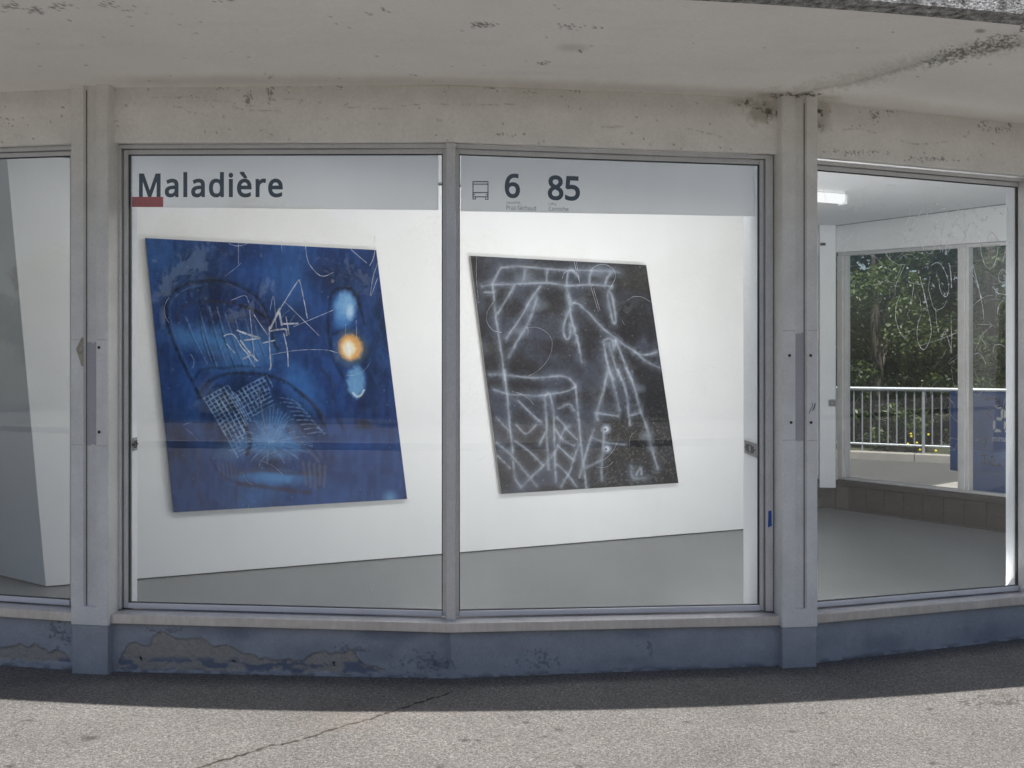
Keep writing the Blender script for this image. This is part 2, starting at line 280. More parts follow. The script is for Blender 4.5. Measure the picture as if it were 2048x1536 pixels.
M = dict(
    soffit=material('soffit_paint', (.90, .885, .855), .8, var=.035, vscale=2.2, fine=.03, fscale=60, bump=.12, bscale=60, stain=True),
    beam=material('beam_plaster', (.89, .875, .85), .85, var=.06, vscale=5, fine=.05, fscale=70, bump=.3, bscale=45, stain=True, bdist=.006),
    column=material('column_paint', (.78, .768, .742), .75, var=.09, vscale=5, fine=.06, fscale=130, bump=.3, bscale=170),
    mark=material('old_sign_mark', (.50, .48, .50), .75, var=.04, fine=.05, fscale=130, bump=.2),
    chip=material('bare_concrete', (.42, .38, .31), .9, var=.2, vscale=60, fine=.3, fscale=300, bump=.8, bscale=200),
    plinth=material('plinth_paint', (.385, .402, .438), .7, var=.10, vscale=7, fine=.07, fscale=90, bump=.35, bscale=75, stain=True, bdist=.006),
    plinth_plain=material('plinth_paint_plain', (.385, .402, .438), .7, var=.10, vscale=7, fine=.07, fscale=90, bump=.35, bscale=75, bdist=.006),
    beam_plain=material('beam_plaster_plain', (.89, .875, .85), .85, var=.06, vscale=5, fine=.05, fscale=70, bump=.3, bscale=45, bdist=.006),
    steel=material('sill_metal', (.66, .64, .63), .42, .8, var=.09, vscale=3.5, fine=.07, fscale=45, bump=.03, bscale=30, stretch=(1, 1, .35)),
    alu=material('frame_aluminium', (.70, .69, .685), .45, .55, var=.06, vscale=7, fine=.05, fscale=80, bump=.04),
    alu_light=material('bead_aluminium', (.78, .78, .82), .4, .4, var=.04, vscale=6, fine=.04, bump=.03),
    rubber=material('rubber_seal', (.035, .035, .038), .6, bump=.05),
    white=material('gallery_white', (.80, .80, .80), .7, var=.022, vscale=1.4, fine=.012, bump=.05, bscale=120),
    post_white=material('post_white', (.78, .80, .83), .65, var=.02, vscale=5, fine=.05, fscale=150, bump=.2, bscale=150),
    ceiling=material('ceiling_white', (.72, .72, .73), .7, var=.03, vscale=1.5, fine=.02, bump=.05),
    floor=material('floor_paint', (.200, .209, .212), .40, var=.09, vscale=1.2, fine=.025, fscale=40, bump=.03, bscale=80, stretch=(1, .35, 1), spec=.35),
    tile=material('wall_tile', (.050, .045, .042), .45, var=.15, vscale=9, fine=.1, bump=.05),
    grout=material('tile_grout', (.10, .095, .09), .9, bump=.1),
    sign=sheet_material(),
    ink=material('black_vinyl', (.012, .012, .015), .35, var=.05, bump=0),
    red=material('red_vinyl', (.66, .075, .05), .4, var=.04, bump=0),
    latch=material('latch_plate', (.33, .33, .34), .4, .7, var=.05, bump=.03),
    screw=material('rusty_screw', (.07, .052, .04), .7, .3, var=.3, vscale=200, bump=.1),
    tape=material('blue_tape', (.02, .10, .42), .5, var=.08, vscale=40, bump=.2, bscale=80),
    fascia=material('fascia_concrete', (.52, .52, .52), .95, var=0, vscale=26, col2=(.06, .06, .055), fine=.5, fscale=130, bump=.8, bscale=110, bdist=.01),
    roof=material('roof_concrete', (.35, .35, .34), .9),
    glass=glass_material(), scratch=scratch_material(),
    canvas=attr_material('painted_canvas', .55), rim=material('canvas_edge', (.42, .40, .37), .8, var=.15, vscale=40, bump=.3),
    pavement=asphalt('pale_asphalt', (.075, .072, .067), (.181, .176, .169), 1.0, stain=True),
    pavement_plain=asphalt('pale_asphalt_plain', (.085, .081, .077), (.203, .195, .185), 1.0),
    road=asphalt('dark_asphalt', (.055, .055, .055), (.098, .098, .096), .8),
    concrete=material('pale_concrete', (.31, .295, .27), .9, var=.12, vscale=4, fine=.12, fscale=80, bump=.4, bscale=60),
    galv=material('galvanised_steel', (.34, .365, .39), .5, .35, var=.08, vscale=14, fine=.06, fscale=90, bump=.05),
    blue=material('totem_blue', (.012, .070, .32), .4, var=.10, vscale=3, fine=.03, bump=.02),
    blue2=material('totem_blue_base', (.022, .120, .42), .4, var=.10, vscale=3, fine=.03, bump=.02),
    white_vinyl=material('white_vinyl', (.80, .82, .84), .5, var=.05, bump=0),
    shade_line=material('groove_shade', (.16, .15, .14), .9, bump=.1), grit=material('grit', (.2, .19, .17), .9, var=.4, vscale=80, bump=0),
    bark=material('bark', (.09, .075, .06), .9, var=.3, vscale=18, bump=.6, bscale=40, bdist=.02),
    earth=material('earth_bank', (.045, .05, .028), .95, var=.3, vscale=3, bump=.6, bscale=20, bdist=.03),
    leaf=leaf_material('leaf_green', (.014, .031, .007), (.098, .140, .030)),
    leaf_dark=leaf_material('leaf_dark', (.012, .026, .008), (.04, .07, .022)),
    flower=material('yellow_petal', (.80, .62, .02), .6, bump=0),
    tube=emission('tube_glow', (1.0, 1.0, 1.0), LAMP_STRENGTH), wall_fill_a=emission('wall_fill_glow_a', (1.0, .985, .975), WALL_FILL_STRENGTH * 3.8), wall_fill_b=emission('wall_fill_glow_b', (1.0, .985, .975), WALL_FILL_STRENGTH * 1.0), wall_fill_c=emission('wall_fill_glow_c', (1.0, .985, .975), WALL_FILL_STRENGTH * .5),  # lit ceiling tube, then emitters of the added wall fill
    floor_fill_a=emission('floor_fill_glow_a', (1.0, .99, .985), FLOOR_FILL_STRENGTH * 1.35), floor_fill_b=emission('floor_fill_glow_b', (1.0, .99, .985), FLOOR_FILL_STRENGTH * .5), up=emission('floor_fill_glow', (1.0, .99, .985), UP_FILL_STRENGTH), tube_fill_right=emission('right_fill_glow', (1.0, .99, .985), TUBE_FILL_STRENGTH * 2.6), tube_fill=emission('tube_fill_glow', (1.0, .99, .985), TUBE_FILL_STRENGTH), fitting=material('lamp_fitting', (.75, .75, .76), .5, bump=0),  # emitters of the added floor and tube fills, and the common fitting
)

# ---------------------------------------------------------------- ground
def SH(X): return -0.0105 * (X + 0.3)            # the kiosk falls slightly to the right
def dark_spots(cv):
    r = random.Random(5)
    for (x, y, a, b_) in [(930, 1480, 11, 3), (1115, 1459, 8, 3), (1090, 1473, 7, 2), (1645, 1426, 8, 2), (1586, 1463, 8, 2), (1373, 1444, 7, 2), (1671, 1530, 9, 2), (1866, 1526, 6, 3), (55, 1441, 10, 2), (30, 1471, 5, 2), (180, 1476, 16, 4), (20, 1533, 12, 3), (1020, 1434, 7, 2), (1052, 1445, 6, 2), (1860, 1418, 7, 2), (955, 1481, 6, 2), (880, 1534, 7, 2), (1160, 1533, 8, 3)]:
        cv.blob(x, y, a, b_, lin((62, 60, 58)), .8, .5, rough=.6, scale=3)
    for k in range(26):
        cv.blob(r.uniform(0, 2048), r.uniform(1425, 1540), r.uniform(3, 7), r.uniform(1, 2.2), lin((92, 88, 84)), .6, .5, rough=.5, scale=3, seed=k)
    for k in range(9):
        cv.speck(1930 + k * 16, 1402 + 8 * math.sin(k * 2.2), 26, 7, lin((72, 70, 67)), .8, .50, seed=40 + k, scale=6, sy=.4)
    crack = [(330, 1556), (395, 1536), (450, 1520), (500, 1505), (530, 1494), (575, 1486), (620, 1474), (660, 1460), (700, 1449), (735, 1440), (765, 1430), (795, 1420), (815, 1413), (850, 1402), (872, 1394), (915, 1381)]
    r2 = random.Random(8); cr = []
    for (x0, y0), (x1, y1) in zip(crack[:-1], crack[1:]):
        for k in range(4): cr.append((x0 + (x1 - x0) * k / 4 + r2.uniform(-3, 3), y0 + (y1 - y0) * k / 4 + r2.uniform(-1.6, 1.6)))
    cv.stroke(cr, lin((112, 108, 103)), 7, .3, 2.5, rough=3, curve=False)
    cv.stroke(cr, lin((34, 31, 28)), 2.6, .95, .8, rough=1.8, curve=False)
    cv.stroke(cr[4:18], lin((50, 50, 34)), 3.4, .6, 1.5, rough=5, seed=9, curve=False, mod=.9)
    cv.stroke([(1030, 1487), (1085, 1511), (1120, 1520), (1190, 1532)], lin((100, 96, 92)), 1.6, .7, .8, rough=2)
    cv.blob(905, 1421, 120, 5, lin((170, 150, 140)), .12, .8, rough=.6)
    cv.blob(700, 1440, 70, 18, lin((158, 138, 126)), .12, .9, rough=.6, scale=20)
gx = np.concatenate([[-70, -30, -14, -7, -4.4], np.arange(-3.4, 3.4, .008), [3.41, 4.4, 7, 14, 30, 70]])
gy = np.concatenate([[-4.9, -2.5, 0, 2, 3.2, 3.7], np.arange(3.9, 5.5, .009), [5.6, 7, 11, 20, 40, 70]])
GX, GY = np.meshgrid(gx, gy, indexing='ij')
GZ = .006 * (fbm(GX * 1.3, GY * 1.3, 3, 3) - .5) * (GY < 5.45) * (GY > 3.2)
P = np.stack([GX, GY, GZ], -1); px_, py_ = project(np.where(P[..., 1:2] > 3.2, P, [0, 3.2, -5]))
cv = Canvas(px_, py_); dark_spots(cv)
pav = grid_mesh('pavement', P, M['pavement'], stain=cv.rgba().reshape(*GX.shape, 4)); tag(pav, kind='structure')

def sheet(name, ring, z, mat, kind='structure', th=.0):
    m = MB()
    if th: m.prism([(x, y, z - th) for x, y in ring], [(x, y, z) for x, y in ring])
    else: m.add([(x, y, z) for x, y in ring], [tuple(range(len(ring)))])
    return tag(m.build(name, mat), kind=kind)
KD = Vector((.872, -.489)); KN = Vector((-.489, -.872)); K0 = Vector((5.45, 16.2))
def kpt(t, o): p = K0 + KD * t + KN * o; return (p.x, p.y)
sheet('road', [kpt(-40, 0), kpt(-40, 7), kpt(6, 7), kpt(40, 7), kpt(40, 0)][::-1], .005, M['road'])
sheet('island_pavement', [(4.85, 12.15), (5.19, 12.45), (5.73, 12.9), (6.6, 13.4), (9, 13.6), (12, 12), (12, 6.5), (7, 8), (5.6, 9.4)][::-1], .03, M['concrete'], th=.02)
sheet('street', [(-70, -7.4), (70, -7.4), (70, -4.9), (-70, -4.9)], -.02, M['pavement_plain'])
sheet('far_pavement', [(-70, -12.6), (70, -12.6), (70, -7.56), (-70, -7.56)], .1, M['pavement_plain'])
sheet('far_verge', [(-80, -60), (80, -60), (80, -12.6), (-80, -12.6)], .12, M['earth'])
m = MB(); m.box(-70, 70, -7.56, -7.4, -.05, .11)
tag(m.build('street_kerb', M['concrete']), kind='structure')
m = MB()                                          # wooded bank beyond the guard rail
bank = [(-30, .3, 0), (-30, 3, .25), (-30, 9, 1.6), (-30, 30, 4), (40, .3, 0), (40, 3, .25), (40, 9, 1.6), (40, 30, 4)]
m.add([(*kpt(t, -o - .02), z + .02) for t, o, z in bank], [(0, 1, 5, 4), (1, 2, 6, 5), (2, 3, 7, 6)])
tag(m.build('bank', M['earth']), kind='structure')

# ---------------------------------------------------------------- kiosk: plan
Pt = lambda x, y: Vector((x, y))
N0, N1, CL, MU, CR, R1, R2, R3, FC, B3, B4 = Pt(-5.8, 6.3), Pt(-4.2, 5.52), Pt(-2.15, 5.113), Pt(-.3075, 5.0), Pt(1.493, 5.216), Pt(3.008, 5.740), Pt(4.45, 6.62), Pt(5.32, 8.12), Pt(3.46, 10.68), Pt(0, 10.9), Pt(-6, 10.9)
ZB, ZS = 2.70, .236                               # beam underside, sill underside
class Facet:
    def __init__(s, A, B, top=None, sill=None):
        s.A = A; s.B = B; s.L = (B - A).length; s.t = (B - A).normalized(); s.n = Vector((-s.t.y, s.t.x))
        s.top = top; s.sill = sill
    def P(s, a, o, z): p = s.A + s.t * a + s.n * o; return Vector((p.x, p.y, z + SH(p.x)))
    def raw(s, a, o, z): p = s.A + s.t * a + s.n * o; return Vector((p.x, p.y, z))
    def px(s, x, y, o):
        d2 = Vector(((x - 1024) / FPX, 1)); d = (s.A.dot(s.n) + o) / d2.dot(s.n); return at(x, y, d)
    def s_at(s, x, o): p = s.px(x, 0, o); return (Vector((p.x, p.y)) - s.A).dot(s.t)
    def box(s, m, a0, a1, o0, o1, z0, z1, raw=False):
        f = s.raw if raw else s.P
        return m.hexa([f(a0, o0, z0), f(a1, o0, z0), f(a1, o1, z0), f(a0, o1, z0), f(a0, o0, z1), f(a1, o0, z1), f(a1, o1, z1), f(a0, o1, z1)])
F0, F1, F2, F3, F4, F5, F6 = Facet(N0, N1), Facet(N1, CL), Facet(CL, MU), Facet(MU, CR), Facet(CR, R1), Facet(R1, R2), Facet(R2, R3)
B1, B2, B5, B6 = Facet(R3, FC), Facet(FC, B3), Facet(B3, B4), Facet(B4, N0)
kiosk = tag(empty('kiosk', (-.3, 7.5, 0)), 'low faceted grey concrete kiosk with glass shopfront under a flat canopy', 'kiosk')

# ---------------------------------------------------------------- canopy and soffit
CCX, CCY, CRAD = -.716, 15.63, 12.0
edge_y = lambda X: CCY - np.sqrt(CRAD ** 2 - (X - CCX) ** 2)
ZSOF = lambda X: 2.985 - .0095 * (X + .3)
front = [N0, N1, CL, MU, CR, R1, R2, R3]
face_y = lambda X: np.interp(X, [p.x for p in front], [p.y for p in front])
ux = np.concatenate([np.arange(-5.8, -3.2, .2), np.arange(-3.2, 3.2, .009), np.arange(3.2, 5.3, .2), [5.32]]); vy = np.linspace(0, 1, 120)
U, V = np.meshgrid(ux, vy, indexing='ij')
Y0 = edge_y(U); Y1 = face_y(U) + .06
YY = Y0 + (Y1 - Y0) * V
P = np.stack([U, YY, ZSOF(U) + .004 * (fbm(U * 1.5, YY * 1.5, 8, 3) - .5)], -1)
px_, py_ = project(P); cv = Canvas(px_, py_)
yel = lin((150, 138, 116)); mold = lin((72, 66, 58)); cream = lin((178, 172, 158)); bare = lin((96, 90, 82))
bx = [0, 140, 240, 560, 900, 1200, 1545, 1700, 2048]; by = [180, 172, 167, 165, 170, 180, 195, 206, 248]
for x0, x1 in zip(range(240, 2048, 60), range(300, 2108, 60)):
    xm = (x0 + x1) / 2; cv.blob(xm, np.interp(xm, bx, by) - 4, 60, 10, yel, .16, .8, rough=.5, scale=25, seed=x0)
for (x, y, a, b_, th) in [(965, 50, 22, 5, .40), (1140, 54, 26, 6, .52), (1190, 55, 12, 3, .50), (1087, 128, 13, 4, .42), (1160, 101, 6, 2.4, .35), (775, 20, 22, 5, .52), (735, 26, 8, 3, .52), (20, 12, 24, 8, .46), (75, 21, 22, 6, .46), (120, 14, 26, 6, .44), (220, 9, 24, 6, .50), (262, 18, 16, 8, .52), (450, 1, 20, 3, .42), (830, 150, 8, 2, .5), (140, 45, 10, 12, .60), (390, 68, 8, 2, .45), (540, 152, 14, 4, .5), (900, 132, 3, 2, .4)]:
    cv.speck(x, y, a * 1.25, b_ * 1.4, mold, .72, th + .03, seed=int(x), scale=2.6, sy=.5)
for k in range(60):
    x = random.uniform(0, 2040); y = random.uniform(5, 195)
    cv.blob(x, y, random.uniform(1.2, 3), random.uniform(.6, 1.2), lin((110, 104, 96)), .6, .5)
for k in range(26):
    x = random.uniform(0, 1900); y = random.uniform(5, 150); L_ = random.uniform(60, 240)
    cv.stroke([(x, y), (x + L_ / 2, y + random.uniform(-3, 3)), (x + L_, y + random.uniform(-4, 6))], random.choice([lin((196, 192, 182)), lin((176, 172, 163))]), random.uniform(2, 7), .06, 4, rough=4)
cv.blob(1145, 95, 26, 7, lin((150, 146, 138)), .3, .6, rough=.3)
patch = [(1500, 190), (1585, 178), (1640, 160), (1700, 150), (1800, 122), (1900, 92), (1990, 84), (2060, 64)]   # repaired seam from the column to the outer corner
for o_, wd in ((0, 44), (14, 30)):
    cv.stroke([(x, y + 10 + o_ * .4) for x, y in patch], lin((196, 194, 184)), wd * .55, .33, 7, rough=16, seed=31)
cv.stroke([(x, y + 17) for x, y in patch[1:]], lin((140, 136, 128)), 3, .35, 2.5, rough=5, seed=33)
for k in range(16):
    t = k / 15.0; x = 1855 + 170 * t; y = 128 - 52 * t + 6 * math.sin(k * 3)
    cv.speck(x, y, 24, 9 + 7 * t, bare, .62, .48, seed=60 + k, scale=6, sy=.45)
for k in range(7): cv.speck(1885 + k * 22, 104 - k * 2.2, 26, 9, lin((120, 114, 104)), .8, .50, seed=90 + k, scale=5, sy=.5)
for k in range(9): cv.speck(1548 + k * 11, 190 + 3 * math.sin(k * 2), 12, 5, bare, .95, .42, seed=110 + k, scale=4, sy=.5)
cv.blob(1535, 190, 20, 5, cream, .7, .5, rough=.5); cv.blob(1655, 196, 22, 5, cream, .5, .6, rough=.5)
cv.blob(1960, 62, 8, 3, mold, .6, .6, rough=.5); cv.speck(2044, 58, 8, 8, mold, .9, .4)
soff = grid_mesh('soffit', P, M['soffit'], kiosk, cv.rgba().reshape(*U.shape, 4))
xs = np.linspace(-6.4, 6.0, 70)
arc = [(float(x), float(edge_y(x))) for x in xs]
ring = arc + [(6.6, 8.0), (5.6, 10.2), (4.0, 11.9), (0, 12.1), (-7, 12.1), (-7, 7)]
m = MB(); m.prism([(x, y, 3.10 + SH(x) * .5) for x, y in ring], [(x, y, 3.28 + SH(x) * .5) for x, y in ring]); m.build('roof_slab', M['roof'], kiosk)
m = MB(); n = len(arc)
fz = lambda x: float(ZSOF(x))
vs = []
for k, (x, y) in enumerate(arc):
    d = Vector((x - CCX, y - CCY)).normalized(); xi, yi = x - d.x * .10, y - d.y * .10; xo, yo = x + d.x * .012, y + d.y * .012
    vs += [(xo, yo, fz(x) - .004), (xo, yo, fz(x) + .30), (xi, yi, fz(x) + .30), (xi, yi, fz(x) - .004)]
m.v = vs; m.f = [(4 * k + a, 4 * k + 4 + a, 4 * k + 4 + (a + 1) % 4, 4 * k + (a + 1) % 4) for k in range(n - 1) for a in range(4)]
m.build('fascia', M['fascia'], kiosk)
allring = [N0, N1, CL, MU, CR, R1, R2, R3, FC, B3, B4]
cen = Vector((-.4, 7.9))
inset = lambda p, d: p + (cen - p).normalized() * d
m = MB(); r_ = [inset(p, .06) for p in allring]; m.prism([(p.x, p.y, 3.03) for p in r_], [(p.x, p.y, 3.045) for p in r_]); m.build('ceiling', M['ceiling'], kiosk)
m = MB(); r_ = [inset(p, .12) for p in allring]; m.prism([(p.x, p.y, -.05) for p in r_], [(p.x, p.y, .03) for p in r_]); m.build('floor', M['floor'], kiosk)

# ---------------------------------------------------------------- beams, plinths, sills
def beam(F, fine=True):
    ns = int(F.L / .007) if fine else 6; nz = 46 if fine else 4
    zt = 2.99; path = [(.035, zt - (zt - ZB) * k / (nz - 1)) for k in range(nz)] + [(.085, ZB), (.085, 3.03)]
    ss = np.linspace(0, F.L, ns)
    A = np.array([F.A.x, F.A.y]); t = np.array([F.t.x, F.t.y]); n = np.array([F.n.x, F.n.y])
    po = np.array([p[0] for p in path]); pz = np.array([p[1] for p in path])
    if fine:
        S_, Z_ = np.meshgrid(ss, pz, indexing='ij'); wob = .004 * (fbm(S_ * 5 + F.A.x * 3, Z_ * 7, 4, 3) - .5); wob[:, -2:] = 0
    else: wob = 0
    XY = A + t * ss[:, None, None] + n * ((po[None, :] + wob) * np.ones((ns, 1)))[..., None]
    Pg = np.concatenate([XY, (pz[None, :] + SH(XY[..., 0]))[..., None]], -1)
    st = None
    if fine:
        x_, y_ = project(Pg); cv = Canvas(x_, y_)
        top = lambda x: np.interp(x, bx, by)
        for x in range(-40, 2100, 28): cv.blob(x, top(x) + 7, 40, 22, yel, .10, 1.2, rough=.5, scale=40, seed=x)
        cv.stroke([(x, top(x) + .5) for x in range(-40, 2101, 20)], lin((206, 194, 170)), 2.2, .6, 1.0, rough=1.5)
        for (x, y, a, b_, th) in [(497, 197, 10, 16, .40), (541, 188, 8, 18, .38), (577, 168, 7, 6, .35), (580, 188, 8, 12, .50), (445, 176, 14, 6, .48), (678, 174, 10, 8, .46), (893, 175, 8, 10, .48), (980, 178, 16, 6, .48), (1055, 185, 40, 12, .58), (1155, 182, 20, 6, .5), (1185, 180, 12, 5, .48), (1750, 232, 10, 12, .38), (1785, 222, 22, 8, .46), (1965, 245, 14, 12, .48), (2017, 248, 4, 14, .34), (1990, 258, 30, 8, .5), (1640, 252, 10, 10, .44), (380, 195, 40, 14, .60), (200, 295, 30, 6, .5), (1000, 270, 60, 6, .56), (1715, 305, 60, 6, .5), (1860, 318, 70, 7, .52), (30, 245, 60, 20, .66)]:
            cv.speck(x, y, a * 1.15, b_ * 1.15, mold, .62, th + .05, seed=int(x) + 3, scale=2.2)
        for k in range(90): cv.blob(random.uniform(0, 2048), random.uniform(175, 320), random.uniform(.8, 2), random.uniform(.8, 2), lin((92, 84, 74)), .7, .5)
        for k in range(14):
            x = random.uniform(0, 2000); y = top(x) + random.uniform(20, 80)
            cv.stroke([(x, y), (x + random.uniform(-20, 60), y + random.uniform(-6, 10)), (x + random.uniform(20, 120), y + random.uniform(-4, 16))], lin((120, 112, 100)), 1, .4, .8, rough=2)
        cv.blob(1525, 222, 26, 26, cream, .75, .35, ang=40, rough=.7, scale=9, seed=71); cv.blob(1484, 205, 22, 9, cream, .6, .5, rough=.7, scale=8, seed=72)
        cv.speck(1532, 220, 24, 20, bare, .8, .46, seed=74, scale=8); cv.speck(1543, 236, 9, 14, bare, .8, .40, seed=75, scale=7); cv.speck(1492, 208, 16, 8, bare, .9, .50, seed=76, scale=5)
        cv.blob(1648, 214, 14, 18, cream, .6, .5, rough=.6, scale=8, seed=77); cv.speck(1638, 222, 8, 12, bare, 1, .40, seed=78, scale=6); cv.blob(1642, 245, 16, 16, lin((120, 112, 102)), .4, .7)
        st = cv.rgba().reshape(*Pg.shape[:2], 4)
    o = grid_mesh('beam', Pg, M['beam' if fine else 'beam_plain'], kiosk, st, smooth=False); return o
for F in (F1, F2, F3, F4): beam(F)
for F in (F0, F5, F6): beam(F, False)

PEEL = [  # (upper outline, lower outline) of flaked paint, photograph scale
    ([(-40, 1290), (0, 1294), (40, 1292), (68, 1291), (85, 1297), (130, 1308), (140, 1316)], [(-40, 1308), (0, 1317), (60, 1322), (130, 1326), (140, 1326)]),
    ([(235, 1334), (250, 1300), (258, 1286), (272, 1284), (280, 1289), (298, 1291), (303, 1272), (322, 1265), (335, 1268), (348, 1277), (378, 1281), (396, 1277), (412, 1283), (430, 1297), (452, 1288), (464, 1296), (478, 1305), (512, 1313), (548, 1320), (578, 1318), (606, 1322), (624, 1311), (645, 1301), (668, 1307), (700, 1302), (712, 1314), (735, 1330), (765, 1336), (772, 1340)],
     [(235, 1338), (300, 1339), (420, 1342), (512, 1341), (600, 1344), (700, 1346), (772, 1343)])]
def peel_mask(x, y):
    msk = np.zeros(x.shape)
    for up, lo in PEEL:
        jx = 12 * (fbm(x / 22, y / 22, 5, 4) - .5); jy = 14 * (fbm(x / 14, y / 14, 6, 4) - .5)
        xx = x + jx; yt = np.interp(xx, [p[0] for p in up], [p[1] for p in up]); yb = np.interp(xx, [p[0] for p in lo], [p[1] for p in lo])
        inside = np.minimum((y + jy) - yt, yb - (y + jy * .7))
        inside = np.where((xx > up[0][0]) & (xx < up[-1][0]), inside, -9); msk = np.maximum(msk, np.clip(inside / 1.6 + .5, 0, 1))
    return msk
def plinth(F, fine=True):
    ns = int(F.L / .0065) if fine else 4; nz = 54 if fine else 3
    ss = np.linspace(0, F.L, ns); pz = np.linspace(ZS, -.06, nz)
    A = np.array([F.A.x, F.A.y]); t = np.array([F.t.x, F.t.y]); n = np.array([F.n.x, F.n.y])
    S_, Z_ = np.meshgrid(ss, pz, indexing='ij')
    XY = A + t * S_[..., None]; Zw = Z_ + SH(XY[..., 0])
    Pg = np.concatenate([XY + n * .025, Zw[..., None]], -1); x_, y_ = project(Pg)
    off = .025 + .006 * (fbm(S_ * 9 + F.A.x, Z_ * 9, 14, 4) - .5); st = None
    if fine:
        pm = peel_mask(x_, y_); off = off + .006 * pm + .004 * pm * (fbm(x_ / 5, y_ / 5, 9, 3) - .5)
        off = off - .006 * np.clip((.03 - Zw) / .06, 0, 1) * fbm(S_ * 5, Z_ * 6, 3, 3)       # rough foot where the render meets the asphalt
        cv = Canvas(x_, y_)
        for k in range(40):
            x = random.uniform(0, 2048); cv.blob(x, 1255 + random.uniform(0, 90), random.uniform(12, 50), random.uniform(6, 22), random.choice([lin((96, 104, 124)), lin((138, 146, 160)), lin((112, 120, 138))]), .35, .8, rough=.7, scale=14, seed=k)
        for (x, y, a, b_) in [(120, 1270, 26, 30), (330, 1262, 40, 10), (850, 1325, 70, 22), (880, 1330, 30, 14), (1080, 1320, 40, 24), (110, 1262, 20, 22), (1300, 1296, 8, 20), (700, 1300, 40, 14)]:
            cv.speck(x, y, a, b_, lin((70, 76, 92)), .45, .46, seed=int(x), scale=5)
        grey = np.stack([lin((168, 162, 154))] * cv.x.size) * (.75 + .5 * fbm(cv.x / 3, cv.y / 3, 21, 4))[:, None]
        cv.blend(pm.ravel(), grey)
        blue = np.clip((fbm(cv.x / 26, cv.y / 11, 23, 4) - .52) / .05, 0, 1) * np.clip((cv.y - 1312) / 10, 0, 1) * pm.ravel()
        cv.blend(blue * .85, lin((108, 118, 140)))
        for (x, y, a, b_) in [(283, 1318, 7, 6), (470, 1323, 8, 4), (665, 1326, 9, 5)]: cv.speck(x, y, a, b_, lin((30, 28, 26)), 1, .45, seed=int(x), scale=3)
        for k in range(30): cv.blob(random.uniform(1000, 2048), random.uniform(1255, 1340), 2.0, 1.2, lin((126, 132, 142)), .55, .5)
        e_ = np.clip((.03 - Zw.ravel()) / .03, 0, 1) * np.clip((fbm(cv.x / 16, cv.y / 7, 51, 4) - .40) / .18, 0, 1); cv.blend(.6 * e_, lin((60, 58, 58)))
        st = cv.rgba().reshape(ns, nz, 4)
    Pg = np.concatenate([XY + n * off[..., None], Zw[..., None]], -1)
    grid_mesh('plinth', Pg, M['plinth' if fine else 'plinth_plain'], kiosk, st, smooth=False)
    m = MB(); F.box(m, 0, F.L, .06, .2, -.05, ZS - .003); m.build('plinth_core', M['roof'], kiosk)
for F in (F1, F2, F3, F4): plinth(F)
for F in (F0, F5, F6): plinth(F, False)
def sill(F, trim0=0, trim1=0):
    m = MB(); prof = [(.0, ZS), (.0, ZS + .045), (.004, ZS + .048), (.20, ZS + .056), (.20, ZS)]
    a0, a1 = trim0, F.L - trim1
    def ringat(a, sgn): return [F.P(a, o, z) for o, z in prof]
    m.prism(ringat(a0, 0), ringat(a1, 0)); m.build('sill', M['steel'], kiosk, bevel=.0015)
sill(F1, 0, .102); sill(F2, .09, 0); sill(F3, 0, .075); sill(F4, .105, 0)
for F in (F0, F5, F6): sill(F)

